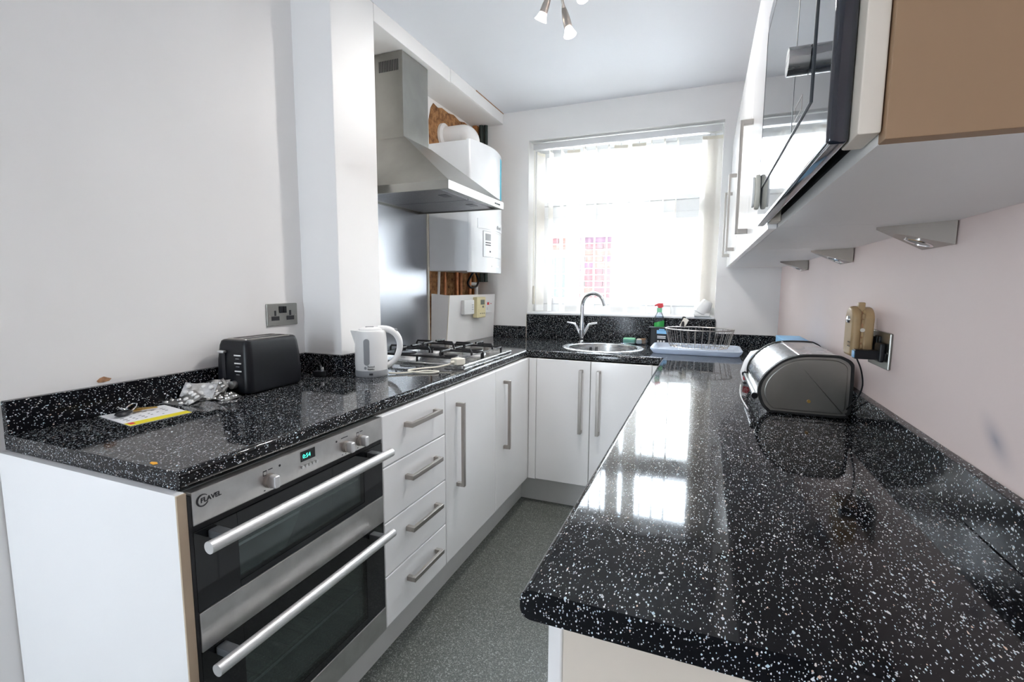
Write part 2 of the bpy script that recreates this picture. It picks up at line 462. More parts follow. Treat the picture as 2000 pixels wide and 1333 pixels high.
# wall behind the viewer with an unseen glazed opening added for fill light
GX0, GX1, GZ1 = -1.48, -1.02, 1.98
mb = MB()
mb.box(-1.75, GX0, YR - .2, YR, 0, ZC); mb.box(GX1, .6, YR - .2, YR, 0, ZC); mb.box(GX0, GX1, YR - .2, YR, GZ1, ZC)
struct(mb.build('wall_front', M_WALL))
gd = struct(MB().box(GX0, GX0 + .08, YR - .14, YR - .07, 0, GZ1).box(GX1 - .08, GX1, YR - .14, YR - .07, 0, GZ1)
            .box(GX0 + .08, GX1 - .08, YR - .14, YR - .07, GZ1 - .08, GZ1).box(GX0 + .08, GX1 - .08, YR - .14, YR - .07, 0, .14)
            .box(GX0 + .08, GX1 - .08, YR - .14, YR - .07, 1.0, 1.08).build('added_fill_door', M_PVC))
for a, b_ in ((.14, 1.0), (1.08, GZ1 - .08)):
    B(GX0 + .08, GX1 - .08, YR - .11, YR - .104, a, b_).build('pane', M_GLASS, gd)

# window frame (uPVC) : two fanlights above a transom, large panes below
FY0, FY1 = 3.325, 3.39
win = MB()
win.box(WX0, WX0 + .06, FY0, FY1, WZ0, WZ1, bev=.006); win.box(WX1 - .06, WX1, FY0, FY1, WZ0, WZ1, bev=.006)
win.box(WX0 + .055, WX1 - .055, FY0, FY1, WZ1 - .06, WZ1, bev=.006); win.box(WX0 + .055, WX1 - .055, FY0, FY1, WZ0, WZ0 + .06, bev=.006)
win.box(WX0 + .055, WX1 - .055, FY0, FY1, 1.755, 1.83, bev=.006)
w1 = struct(win.build('window_1', M_PVC))
def sash(x0, x1, z0, z1, w):
    f = MB()
    y0, y1 = FY0 - .012, FY0 + .03
    f.box(x0, x0 + w, y0, y1, z0, z1, bev=.005); f.box(x1 - w, x1, y0, y1, z0, z1, bev=.005)
    f.box(x0 + w * .9, x1 - w * .9, y0, y1, z1 - w, z1, bev=.005); f.box(x0 + w * .9, x1 - w * .9, y0, y1, z0, z0 + w, bev=.005)
    fo = f.build('sash', M_PVC, w1)
    B(x0 + w * .8, x1 - w * .8, FY0 + .012, FY0 + .018, z0 + w * .8, z1 - w * .8).build('pane', M_GLASS, fo)
sash(WX0 + .06, WX1 - .06, 1.83, WZ1 - .06, .03)
sash(WX0 + .06, WX1 - .06, WZ0 + .06, 1.755, .045)
struct(B(WX0, WX1, YW - .012, FY0 + .01, WZ0 - .012, WZ0 + .003, bev=.004).build('trim_1', M_PVC), 'white window sill board')

# ------------------------------------------------------------------ outside: brick outbuilding
ground = struct(B(-8, 7, 3.45, 14, -.12, -.02).build('ground', M_PAVE))
ob = thing('outbuilding', 'red brick and white rendered outbuilding seen through the window', 'building', (-1.05, 5.9, 0))
B(-2.6, -1.052, 5.915, 6.1, 1.10, 1.885).build('brick_backing', M_MORTAR, ob)
B(-2.6, -1.05, 5.88, 6.1, -.02, 1.118).build('rendered_plinth', M_RENDER, ob)
B(-1.05, 2.4, 5.88, 6.1, -.02, 2.6).build('rendered_wall', M_RENDER, ob)
B(-2.6, -1.05, 5.86, 6.1, 1.885, 2.6).build('fascia_board', M_RENDER, ob)
B(-2.7, 2.5, 5.75, 6.4, 2.6, 2.72, bev=.01).build('roof_edge', M_RENDER, ob)
wn = B(-2.02, -1.45, 5.885, 5.98, 1.118, 1.705).build('window_frame', M_PVC, ob)
for (a, b_) in ((-1.98, -1.79), (-1.775, -1.475)):
    for (c, d) in ((1.13, 1.245), (1.262, 1.425), (1.44, 1.635)):
        B(a, b_, 5.878, 5.9, c, d).build('pane', M_BLUEPANE, wn)
brick_me = {}
def brick(x0, x1, z0):
    key = round(x1 - x0, 3)
    if key not in brick_me:
        o = MB().box(0, key, 0, .04, 0, .064, bev=.004, seg=1).build('brick', M_BRICK[0])
        brick_me[key] = o.data; bpy.data.objects.remove(o)
    o = bpy.data.objects.new('brick', brick_me[key]); COL.objects.link(o)
    o.parent = ob; o.location = (x0 + 1.05, 5.888 - 5.9 + random.uniform(-.002, .002), z0)
    o.material_slots[0].link = 'OBJECT'; o.material_slots[0].material = random.choice(M_BRICK)
for row in range(10):
    z = 1.122 + row * .0763
    x = -1.05 - (0 if row % 2 else .1125)
    if row % 2 == 0: brick(-1.05 - .1025, -1.05, z)
    while x > -2.5:
        a, b_ = x - .215, x
        x -= .225
        if z < 1.70:
            if b_ <= -1.45 and a >= -2.03: continue
            if a < -1.45 < b_: a = -1.45
            if a < -2.03 < b_: b_ = -2.03
        if b_ - a > .02: brick(a, b_, z)

# ------------------------------------------------------------------ worktops
def nose(x_front, x_back, z0, z1, r=.013, sgn=1):
    """bull-nosed section; sgn=+1 front faces +X, -1 faces -X"""
    pts = [(x_back, z0), (x_back, z1)]
    for i in range(6):
        a = PI / 2 - PI / 2 * i / 5
        pts.append((x_front - sgn * r + sgn * r * math.cos(a), z1 - r + r * math.sin(a)))
    for i in range(6):
        a = -PI / 2 * i / 5
        pts.append((x_front - sgn * r + sgn * r * math.cos(a), z0 + r + r * math.sin(a)))
    return pts
ltop = thing('worktop', 'black speckled worktop along the left wall under the toaster, kettle and hob', 'worktop', (-1.2, 1.6, TOPB))
mb = MB().prism(nose(XLF, XP, TOPB, TOPZ), 'y', YLN, YBF)
mb.box(XP, XLW, YLN, YP, TOPB, TOPZ); mb.box(XP, XA, YP2, YW, TOPB, TOPZ); mb.box(XP, XLF, YBF, YW, TOPB, TOPZ)
mb.build('slab', M_TOP, ltop)
mb = MB().box(XLW, XLW + .02, YLN, YP, TOPZ, ZU, bev=.002); mb.build('upstand', M_UPST, ltop)
MB().box(XLW + .02, XP + .018, YP - .02, YP, TOPZ, ZU, bev=.002).build('upstand', M_UPST, ltop)
MB().box(XP, XP + .018, YP, YP2, TOPZ, ZU, bev=.002).build('upstand', M_UPST, ltop)
MB().box(-1.405, -1.155, YW - .018, YW, TOPZ, ZU, bev=.002).build('upstand', M_UPST, ltop)
MB().prism([(-1.02, .597), (-1.005, .594), (-1.0, .600), (-1.012, .606), (-1.024, .603)], 'z', TOPZ - .0002, TOPZ + .0006).build('orange_scratch', M_ORANGE, ltop, label='small orange scratch near the front corner')

SKC, SKR = Vector((-.548, 2.838)), .212
btop = thing('worktop', 'black speckled worktop below the window holding the round sink', 'worktop', (-.55, 2.86, TOPB))
mb = MB()
n = 48
x0, x1, y0, y1 = XLF, XRF, YBF + .013, YW
def sqpt(a):
    c, s_ = math.cos(a), math.sin(a)
    tx = ((x1 - SKC.x) / c) if c > 1e-9 else ((x0 - SKC.x) / c if c < -1e-9 else 1e9)
    ty = ((y1 - SKC.y) / s_) if s_ > 1e-9 else ((y0 - SKC.y) / s_ if s_ < -1e-9 else 1e9)
    t = min(tx, ty); return (SKC.x + t * c, SKC.y + t * s_)
angs = sorted([2 * PI * i / n for i in range(n)] + [math.atan2(yy - SKC.y, xx - SKC.x) % (2 * PI) for xx in (x0, x1) for yy in (y0, y1)])
m_ = len(angs); vs = []
for z in (TOPZ, TOPB):
    vs += [(SKC.x + SKR * math.cos(a), SKC.y + SKR * math.sin(a), z) for a in angs]
    vs += [(*sqpt(a), z) for a in angs]
fs = []
for i in range(m_):
    j = (i + 1) % m_
    fs += [(i, j, m_ + j, m_ + i), (2 * m_ + j, 2 * m_ + i, 3 * m_ + i, 3 * m_ + j), (j, i, 2 * m_ + i, 2 * m_ + j), (m_ + i, m_ + j, 3 * m_ + j, 3 * m_ + i)]
mb.add(vs, fs)
pn = [(YBF + .014, TOPB), (YBF + .014, TOPZ)] + [(q[0], q[1]) for q in nose(YBF, YBF + .014, TOPB, TOPZ, r=.0125, sgn=-1)[2:]]
mb.prism(pn, 'x', XLF, XRF)
mb.build('slab', M_TOP, btop)
tu = thing('upstand', 'tall black speckled upstand below the window sill', 'upstand', (-.54, YW - .01, TOPZ))
MB().box(-1.15, .07, YW - .018, YW, TOPZ + .0005, WZ0 - .012, bev=.002).build('slab', M_UPST, tu)
MB().cyl((-1.152, YW - .012, .913), (-1.152, YW - .012, 1.085), .003, n=8).build('sealant_bead', M_CREAMP, tu)

rtop = thing('worktop', 'black speckled worktop along the right wall under the bread bin', 'worktop', (.11, 1.8, TOPB))
mb = MB().prism(nose(XRF, XRW, TOPB, TOPZ, r=.014, sgn=-1), 'y', YRN, YBF)
mb.box(XRF, XRW, YBF, YW, TOPB, TOPZ)
mb.build('slab', M_TOP, rtop)
MB().box(XRW - .02, XRW, YRN, YW - .018, TOPZ, ZU, bev=.002).build('upstand', M_UPST, rtop)
MB().box(.075, XRW, YW - .018, YW, TOPZ, ZU, bev=.002).build('upstand', M_UPST, rtop)

# ------------------------------------------------------------------ handles
def bar_handle_part(parent, p0, p1, out, w=.016, t=.013, stand=.034):
    """square-ended D handle between two points on a face, standing off along out"""
    p0, p1, out = Vector(p0), Vector(p1), Vector(out)
    d = (p1 - p0).normalized(); s_ = d.cross(out)
    M = Matrix((d, s_, out)).transposed().to_4x4(); M.translation = p0
    Lh = (p1 - p0).length
    mb = MB(); mb.M = M
    mb.box(0, Lh, -w / 2, w / 2, stand - t, stand, bev=.002)
    for a in (0, Lh - .016):
        mb.box(a, a + .016, -w / 2, w / 2, 0, stand - t + .001, bev=.001)
    mb.M = None
    return mb.build('handle', M_HANDLE, parent)

# ------------------------------------------------------------------ left run cabinets
ZT, ZD = .868, .165
ep = B(XLW + .004, XDF - .006, .570, .588, 0, TOPB - .001, bev=.001).build('end_panel', M_DOOR)
tag(ep, 'tall white end panel closing off the cooker side of the left run', 'panel')
ROOT_OFF[ep.name] = (0, 0, 0)
B(XDF - .0062, XDF - .002, .570, .588, 0, TOPB - .002).build('edging_strip', M_EDGE, ep, label='beige front edge')
pl = struct(B(-.993, -.975, .588, 2.617, 0, .16).build('baseboard_left', M_PLINTH))
struct(B(-.975, -.20, 2.617, 2.635, 0, .16).build('baseboard_back', M_PLINTH))
struct(B(-.14, -.122, .56, 2.617, 0, .16).build('baseboard_right', M_PLINTH))

def cabinet(name, label, cat, bx, mat=M_CARC):
    x0, x1, y0, y1, z0, z1 = bx
    t = thing(name, label, cat, ((x0 + x1) / 2, (y0 + y1) / 2, z0))
    mb = MB(); w = .018
    mb.box(x0, x1, y0, y1, z0, z0 + w); mb.box(x0, x1, y0, y1, z1 - w, z1)
    if abs(x1 - x0) and name.endswith('_y'): pass
    mb.box(x0, x1, y0, y0 + w, z0 + w, z1 - w); mb.box(x0, x1, y1 - w, y1, z0 + w, z1 - w)
    return t, mb

# drawer unit
t, mb = cabinet('drawer_unit', 'white drawer unit with four handled drawers beside the double oven', 'drawer unit', (XLW + .03, XDF - .02, 1.188, 1.578, .165, .868))
mb.box(XLW + .03, XLW + .05, 1.206, 1.56, .183, .85)
mb.build('carcass', M_CARC, t)
zb = [.870, .7015, .5185, .3385, .165]
for i in range(4):
    d = B(XDF - .02, XDF, 1.190, 1.5765, zb[i + 1] + .0015, zb[i] - .0015, bev=.004, seg=3).build('drawer_front', M_DOOR, t)
    zc = (.812, .632, .450, .270)[i]
    bar_handle_part(d, (XDF, 1.305, zc), (XDF, 1.505, zc), (1, 0, 0), w=.016, t=.013, stand=.034)
# base cupboard with two tall doors
t, mb = cabinet('base_cupboard', 'white two-door base cupboard under the gas hob', 'cupboard', (XP + .005, XDF - .02, 1.58, 2.50, .165, .868))
mb.box(XP + .005, XP + .025, 1.60, 2.48, .183, .85)
mb.build('carcass', M_CARC, t)
for (a, b_, h) in ((1.5815, 2.0615, 1.672), (2.0645, 2.4985, 2.165)):
    d = B(XDF - .02, XDF, a, b_, .167, .868, bev=.004, seg=3).build('door', M_DOOR, t)
    bar_handle_part(d, (XDF, h, .458), (XDF, h, .806), (1, 0, 0), w=.017, t=.013, stand=.036)
tag(B(-1.0, XDF - .003, 2.502, 2.60, .165, .868, bev=.002).build('corner_post', M_DOOR), 'white corner post between the hob cupboard and sink cupboard', 'panel')

# back run: sink cupboard
t = thing('sink_cupboard', 'white two-door cupboard beneath the round sink', 'cupboard', (-.55, 2.8, .165))
mb = MB()
mb.box(-.858, -.84, YDF + .02, 3.15, .165, .868); mb.box(-.25, -.232, YDF + .02, 3.15, .165, .868)
mb.box(-.84, -.25, YDF + .02, 3.15, .165, .183); mb.box(-.84, -.25, 3.13, 3.15, .183, .868)
mb.build('carcass', M_CARC, t)
for (a, b_, h) in ((-.857, -.5515, -.599), (-.5485, -.232, -.5035)):
    d = B(a, b_, YDF, YDF + .02, .167, .868, bev=.004, seg=3).build('door', M_DOOR, t)
    bar_handle_part(d, (h, YDF, .470), (h, YDF, .823), (0, -1, 0), w=.017, t=.013, stand=.036)
tag(B(-.901, -.859, YDF - .001, YDF + .017, .165, .868, bev=.002).build('filler_strip', M_DOOR), 'narrow white filler strip left of the sink cupboard', 'panel')
tag(B(-.2305, -.165, YDF, YDF + .018, .165, .868, bev=.002).build('filler_strip', M_DOOR), 'narrow white filler strip right of the sink cupboard', 'panel')

# right run base units
REP = B(-.145, XRW - .004, .545, .563, 0, TOPB - .001, bev=.001).build('end_panel', M_CREAM2)
tag(REP, 'cream end panel under the near end of the right worktop', 'panel')
XRD = -.166
where = ('nearest the cream end panel', 'midway along the aisle', 'next to the sink corner')
for k, (a, b_) in enumerate(((.565, 1.165), (1.167, 1.767), (1.769, 2.369))):
    t, mb = cabinet('base_cupboard', 'white base cupboard under the right worktop, ' + where[k], 'cupboard', (XRD + .02, XRW - .02, a, b_, .165, .868))
    mb.box(XRW - .04, XRW - .02, a + .018, b_ - .018, .183, .85); mb.build('carcass', M_CARC, t)
    d = B(XRD, XRD + .02, a - (.018 if k == 0 else -.001), b_ - .0015, .167, .868, bev=.004, seg=3).build('door', M_DOOR, t)
    bar_handle_part(d, (XRD, b_ - .05, .458), (XRD, b_ - .05, .806), (-1, 0, 0), w=.017, t=.013, stand=.036)
tag(B(XRD, XRD + .018, 2.372, YDF - .001, .165, .868, bev=.002).build('corner_post', M_DOOR), 'white corner post closing the right run beside the sink cupboard', 'panel')

# ------------------------------------------------------------------ double oven
OY0, OY1 = .5915, 1.1855
OX = XDF
ov = thing('double_oven', 'stainless steel and black glass built-in double oven with two long bar handles', 'oven', (-1.2, .89, .165))
mb = MB()
mb.box(-1.48, OX - .024, OY0, OY0 + .02, .165, .868); mb.box(-1.48, OX - .024, OY1 - .02, OY1, .165, .868)
mb.box(-1.48, OX - .024, OY0 + .02, OY1 - .02, .165, .185); mb.box(-1.48, OX - .024, OY0 + .02, OY1 - .02, .80, .868)
mb.box(-1.48, OX - .024, OY0 + .02, OY1 - .02, .53, .60); mb.box(-1.48, -1.46, OY0 + .02, OY1 - .02, .185, .80)
mb.build('cavity', M_ENAMEL, ov)
B(OX - .026, OX - .001, OY0 - .003, OY0 + .0038, .165, .862).build('side_trim', M_BLACKM, ov)
cp = B(OX - .022, OX + .002, OY0 + .004, OY1, .799, .868, bev=.0025).build('control_panel', M_OVST, ov)
B(OX - .02, OX - .002, OY0 + .004, OY1, .787, .799).build('vent_gap', M_BLACKM, ov)
def oven_door(z0, z1, zs0, zs1, wz0, wz1, hz, racks):
    """glass from z0..z1, steel strip zs0..zs1, window hole wz0..wz1"""
    g = MB(); wy0, wy1 = .690, 1.10
    x0_, x1_ = OX - .022, OX
    g.box(x0_, x1_, OY0 + .004, wy0, z0, z1, bev=.001); g.box(x0_, x1_, wy1, OY1, z0, z1, bev=.001)
    g.box(x0_, x1_, wy0, wy1, wz1, z1); g.box(x0_, x1_, wy0, wy1, z0, wz0)
    d = g.build('door', M_BLACKG, ov)
    B(OX - .008, OX - .001, wy0, wy1, wz0, wz1).build('window_pane', M_OVENG, d)
    B(OX - .022, OX + .002, OY0 + .004, OY1, zs0, zs1, bev=.002).build('steel_band', M_OVST, d)
    h = MB().cyl((OX + .052, .588, hz), (OX + .052, 1.163, hz), .0125, n=24).build('handle', M_ALU, d)
    for yy in (.635, 1.125):
        B(OX, OX + .050, yy - .012, yy + .012, hz - .009, hz + .009, bev=.004).build('handle_bracket', M_DGREY, d)
    for zr in racks:
        r = MB()
        r.cyl((OX - .32, .64, zr), (OX - .32, 1.14, zr), .003, n=8)
        for k in range(11):
            yy = .65 + k * .048
            r.cyl((OX - .03, yy, zr), (OX - .32, yy, zr), .0018, n=6)
        ws = r.build('wire_shelf', M_CHROME, ov)
        MB().cyl((OX - .027, .64, zr), (OX - .027, 1.14, zr), .003, n=8).build('front_rail', M_WHITEP, ws)
oven_door(.618, .786, .532, .617, .632, .752, .771, (.697,))
oven_door(.245, .530, .167, .244, .265, .478, .517, (.433, .350))
# control knobs
def oven_knob(y, z):
    k = MB().cyl((OX + .002, y, z), (OX + .007, y, z), .0165, n=28)
    k.cyl((OX + .007, y, z), (OX + .012, y, z), .0155, .015, n=28)
    kb = MB(); kb.box(OX + .008, OX + .030, y - .0075, y + .0075, z - .0145, z + .0145, bev=.004, seg=3)
    ko = k.build('knob', M_HANDLE, cp); kb.build('grip', M_ALU, cp)
for y, z in ((.772, .826), (1.025, .826), (1.084, .826)): oven_knob(y, z)
dp = B(OX + .0015, OX + .0032, .866, .912, .836, .861).build('clock_display', M_BLACKG, cp)
text_mb('0:54', .015, faceX((OX + .0034, .871, .843)), .0003).build('clock_digits', M_DISPLAY, cp)
for k in range(5):
    MB().cyl((OX + .002, .868 + k * .0115, .823), (OX + .008, .868 + k * .0115, .823), .0042, n=14).build('button', M_ALU, cp)
for yy, zz in ((.803, .850), (.990, .850)): MB().cyl((OX + .001, yy, zz), (OX + .0026, yy, zz), .0028, n=12).build('indicator_lamp', M_INK, cp)
# brand mark: ring and lettering
lg = MB()
lg.tube([(OX + .0024, .617 + .0115 * math.cos(a), .845 + .0115 * math.sin(a)) for a in [math.radians(40 + 290 * i / 24) for i in range(25)]], [.0007 + .0012 * math.sin(PI * i / 24) for i in range(25)], n=6)
lg.build('ring_emblem', M_INK, cp)
text_mb('FLAVEL', .0135, faceX((OX + .0024, .6125, .8405)), .0003, bold=True).build('lettering', M_INK, cp)
for yy in (.757, 1.07):
    MB().prism([(yy, .8405), (yy + .010, .8405), (yy + .010, .852), (yy, .852)], 'x', OX + .0018, OX + .0023).build('printed_symbol', M_INK, cp)
    MB().prism([(yy + .0012, .842), (yy + .0088, .842), (yy + .0088, .8495), (yy + .0012, .8495)], 'x', OX + .0019, OX + .0026).build('symbol_centre', M_OVST, cp)
    B(OX + .0018, OX + .0025, yy + .014, yy + .026, .850, .8520).build('printed_line', M_INK, cp)
B(OX + .0018, OX + .0025, 1.008, 1.034, .8520, .8540).build('printed_line', M_INK, cp)
for yy in (.757, .775, 1.009, 1.022, 1.072): B(OX + .0018, OX + .0025, yy, yy + .004, .8055, .8075).build('printed_tick', M_INK, cp)

# ------------------------------------------------------------------ splashback, hood
tag(B(XA + .001, XA + .004, YP2 + .002, 2.522, TOPZ + .001, 1.76).build('splashback', M_SPLASH), 'stainless steel splashback sheet behind the gas hob', 'splashback')
tag(B(XA + .001, XA + .012, 2.523, 2.534, TOPZ + .001, 1.72).build('edge_trim', M_CREAMP), 'thin pale trim strip along the splashback edge', 'trim')
HX0, HX1, HY0, HY1 = XA + .006, -1.022, 1.834, 2.434
hd = thing('cooker_hood', 'stainless steel chimney cooker hood hanging above the gas hob', 'cooker hood', (-1.3, 2.134, 1.68))
mb = MB()
z0, z1 = 1.678, 1.714
mb.box(HX0, HX1, HY0, HY0 + .012, z0, z1); mb.box(HX0, HX1, HY1 - .012, HY1, z0, z1)
mb.box(HX1 - .012, HX1, HY0 + .012, HY1 - .012, z0, z1); mb.box(HX0, HX0 + .012, HY0 + .012, HY1 - .012, z0, z1)
mb.box(HX0 + .012, HX1 - .012, HY0 + .012, HY1 - .012, z0 + .012, z1)
mb.build('rim', M_STEEL, hd)
CX1, CY0, CY1, CZ = -1.372, 2.03, 2.255, 1.975
mb = MB()
mb.add([(HX0, HY0, z1), (HX1, HY0, z1), (HX1, HY1, z1), (HX0, HY1, z1), (HX0, CY0 - .01, CZ), (CX1 + .012, CY0 - .01, CZ), (CX1 + .012, CY1 + .01, CZ), (HX0, CY1 + .01, CZ)],
       [(0, 1, 5, 4), (1, 2, 6, 5), (2, 3, 7, 6), (3, 0, 4, 7), (4, 5, 6, 7), (3, 2, 1, 0)])
mb.build('canopy', M_STEEL, hd)
ch = B(HX0, CX1, CY0, CY1, CZ, ZB - .004, bev=.002).build('chimney', M_STEEL, hd)
for k in range(12):
    xx = -1.505 + k * .0095
    B(xx, xx + .0048, CY0 - .0012, CY0 + .002, 2.285, 2.335).build('vent_slot', M_INK, ch)
for a, b_ in ((HY0 + .03, 2.130), (2.138, HY1 - .03)):
    f = B(HX0 + .05, HX1 - .06, a, b_, z0 + .004, z0 + .013).build('grease_filter', M_MESHF, hd)
    B(-1.15, -1.11, (a + b_) / 2 - .03, (a + b_) / 2 + .03, z0 + .002, z0 + .0045).build('filter_latch', M_DGREY, f)
for k in range(5):
    MB().cyl((HX1, 2.325 + k * .013, 1.695), (HX1 + .004, 2.325 + k * .013, 1.695), .004, n=12).build('push_button', M_DGREY, hd)

# ------------------------------------------------------------------ gas hob
hob = thing('gas_hob', 'stainless steel four-burner gas hob with black pan supports', 'hob', (-1.23, 2.16, TOPZ))
hx0, hx1, hy0, hy1 = -1.482, -.972, 1.872, 2.448
mb = MB().prism(rrect(hx0, hx1, hy0, hy1, .012), 'z', TOPZ + .0005, TOPZ + .006, bev=0)
for (a, b_, c, d) in ((hx0 + .004, hx0 + .022, hy0 + .004, hy1 - .004), (hx1 - .022, hx1 - .004, hy0 + .004, hy1 - .004), (hx0 + .022, hx1 - .022, hy0 + .004, hy0 + .022), (hx0 + .022, hx1 - .022, hy1 - .022, hy1 - .004)):
    mb.box(a, b_, c, d, TOPZ + .005, TOPZ + .011, bev=.003)
mb.build('plate', M_STEELB, hob)
burn = ((-1.345, 1.995, .045), (-1.105, 1.995, .036), (-1.345, 2.245, .032), (-1.105, 2.245, .045))
for bx, by, br in burn:
    b1 = MB().lathe([(0, 0), (br + .016, 0), (br + .014, .006), (br, .009), (br, .020), (br - .004, .022), (0, .022)], (bx, by, TOPZ + .006), 28).build('burner', M_ALU, hob)
    MB().lathe([(br - .012, 0), (br - .003, .001), (br - .003, .006), (br - .008, .008), (0, .008)], (bx, by, TOPZ + .028), 28).build('burner_cap', M_BLACKM, b1)
for gy0, gy1 in ((1.892, 2.112), (2.128, 2.352)):
    g = MB(); zf, zt = TOPZ + .036, TOPZ + .062
    gx0, gx1 = -1.455, -1.0
    g.tube([(gx0, gy0, zf), (gx1, gy0, zf), (gx1, gy1, zf), (gx0, gy1, zf)], .0052, n=8, closed=True)
    for px, py in ((gx0, gy0), (gx1, gy0), (gx1, gy1), (gx0, gy1), ((gx0 + gx1) / 2, gy0), ((gx0 + gx1) / 2, gy1)):
        g.cyl((px, py, TOPZ + .007), (px, py, zf), .0055, n=8)
    gc = (gy0 + gy1) / 2
    for bx in (-1.345, -1.105):
        for dx, dy, ln in ((1, 0, .118), (-1, 0, .108), (0, 1, .11), (0, -1, .11)):
            e = Vector((bx + dx * ln, gc + dy * ln, zf)) ; i_ = Vector((bx + dx * .022, gc + dy * .022, zt))
            e.x = min(max(e.x, gx0), gx1)
            k1 = Vector((e.x, e.y, zt))
            g.tube([e, e + Vector((0, 0, .014)), k1 - Vector((dx, dy, 0)) * .006, i_], .0054, n=8)
    g.build('pan_support', M_BLACKM, hob)
for kx in (-1.352, -1.272, -1.185, -1.105):
    k = MB().cyl((kx, 2.395, TOPZ + .006), (kx, 2.395, TOPZ + .011), .019, n=24).cyl((kx, 2.395, TOPZ + .011), (kx, 2.395, TOPZ + .042), .0165, .0155, n=24)
    k.build('knob', M_HANDLE, hob)

# ------------------------------------------------------------------ boiler
bo = thing('boiler', 'white wall-hung combi boiler beside the cooker hood', 'boiler', (-1.42, 2.77, 1.355))
B(XA + .006, -1.295, 2.542, 3.0, 1.358, 2.10, bev=.006).build('casing', M_WHITEB, bo)
prof = [(-1.297, 2.54), (-1.288, 2.54)]
for i in range(7):
    a = -PI / 2 + (PI / 2) * i / 6 * .8
    prof.append((-1.288 + .018 * math.cos(a), 2.558 + .018 * math.sin(a)))
for i in range(1, 16):
    tt = i / 16
    prof.append((-1.268 + .034 * math.sin(PI * tt), 2.56 + .425 * tt))
prof += [(-1.272, 2.992), (-1.288, 3.001), (-1.297, 3.001)]
fc = MB().prism(prof, 'z', 1.352, 2.103, bev=.003).build('front_cover', M_WHITEB, bo)
def bfront(y): return -1.268 + .034 * math.sin(PI * min(max((y - 2.56) / .425, 0), 1))
def bulge_patch(y0, y1, z0, z1, off=.0015, n=8):
    mb = MB(); vs = []
    for j in range(n + 1):
        y = y0 + (y1 - y0) * j / n; x = bfront(y)
        vs += [(x - .004, y, z0), (x + off, y, z0), (x + off, y, z1), (x - .004, y, z1)]
    fs = []
    for j in range(n):
        for k in range(4): fs.append((j * 4 + k, j * 4 + (k + 1) % 4, (j + 1) * 4 + (k + 1) % 4, (j + 1) * 4 + k))
    fs += [(3, 2, 1, 0), tuple(n * 4 + k for k in range(4))]
    return mb.add(vs, fs)
bulge_patch(2.60, 2.962, 1.612, 1.668, .004).build('handle_band', M_WHITEB, fc)
fl = bulge_patch(2.655, 2.93, 1.448, 1.598, .003).build('control_flap', M_WHITEB, fc)
gl = MB()
for (a, b_, c, d) in ((2.653, 2.932, 1.598, 1.6005), (2.653, 2.932, 1.4455, 1.448)):
    g = bulge_patch(a, b_, c, d, .0022); gl.add(g.v, g.f)
for (a, b_) in ((2.652, 2.655), (2.930, 2.933)):
    g = bulge_patch(a, b_, 1.446, 1.600, .0022, 2); gl.add(g.v, g.f)
gl.build('flap_gap', M_GREYP, fl)
bulge_patch(2.675, 2.735, 1.545, 1.585, .0042, 3).build('display', M_GREYP, fl)
for zz in (1.529, 1.515): bulge_patch(2.675, 2.735, zz, zz + .006, .0042, 3).build('printed_line', M_INK, fl)
bulge_patch(2.72, 2.735, 1.475, 1.485, .0042, 2).build('printed_dot', M_INK, fl)
bulge_patch(2.75, 2.88, 1.388, 1.398, .003, 3).build('badge', M_WHITEP, fc)
text_mb('Vaillant', .031, faceX((bfront(2.86) + .007, 2.80, 1.626)), .0015, bold=True).build('lettering', M_GREYP, fc)
bulge_patch(2.925, 2.965, 1.82, 2.078, .0015, 4).build('sticker', M_CYAN, fc, label='cyan sticker strip on the far edge')
fu = thing('flue_elbow', 'white flue elbow between boiler top and bare plaster', 'flue', (-1.42, 2.73, 2.10))
pts = [(-1.36, 2.73, 2.103), (-1.36, 2.73, 2.135)] + [(-1.36 - .06 + .06 * math.cos(a), 2.73, 2.135 + .06 * math.sin(a)) for a in [PI / 2 * i / 8 for i in range(1, 9)]] + [(-1.555, 2.73, 2.195)]
MB().tube(pts, .052, n=24).build('pipe', M_WHITEP, fu)
MB().lathe([(.05, 0), (.074, 0), (.074, .016), (.062, .024), (.05, .024)], (XA + .006, 2.73, 2.195), 28, Matrix.Rotation(PI / 2, 3, 'Y')).build('wall_collar', M_WHITEP, fu)

# pipes in the corner above the boiler
for k, (x, y, r, mt, lb, nm) in enumerate(((-1.525, 3.13, .018, M_TIMBER, 'brown timber batten above the boiler beside dark pipes', 'timber_batten'), (-1.488, 3.14, .015, M_GREENPIPE, 'dark green riser pipe next to the brown batten above the boiler', 'riser_pipe'), (-1.458, 3.15, .014, M_GREENPIPE, 'dark green riser pipe nearest the window wall above the boiler', 'riser_pipe'))):
    if nm == 'timber_batten': o = B(x - .02, x + .012, y - .012, y + .03, 1.30, ZB - .001, bev=.003).build(nm, mt)
    else: o = MB().cyl((x, y, 1.30), (x, y, ZB - .001), r, n=16).build(nm, mt)
    tag(o, lb, 'batten' if nm == 'timber_batten' else 'pipe')
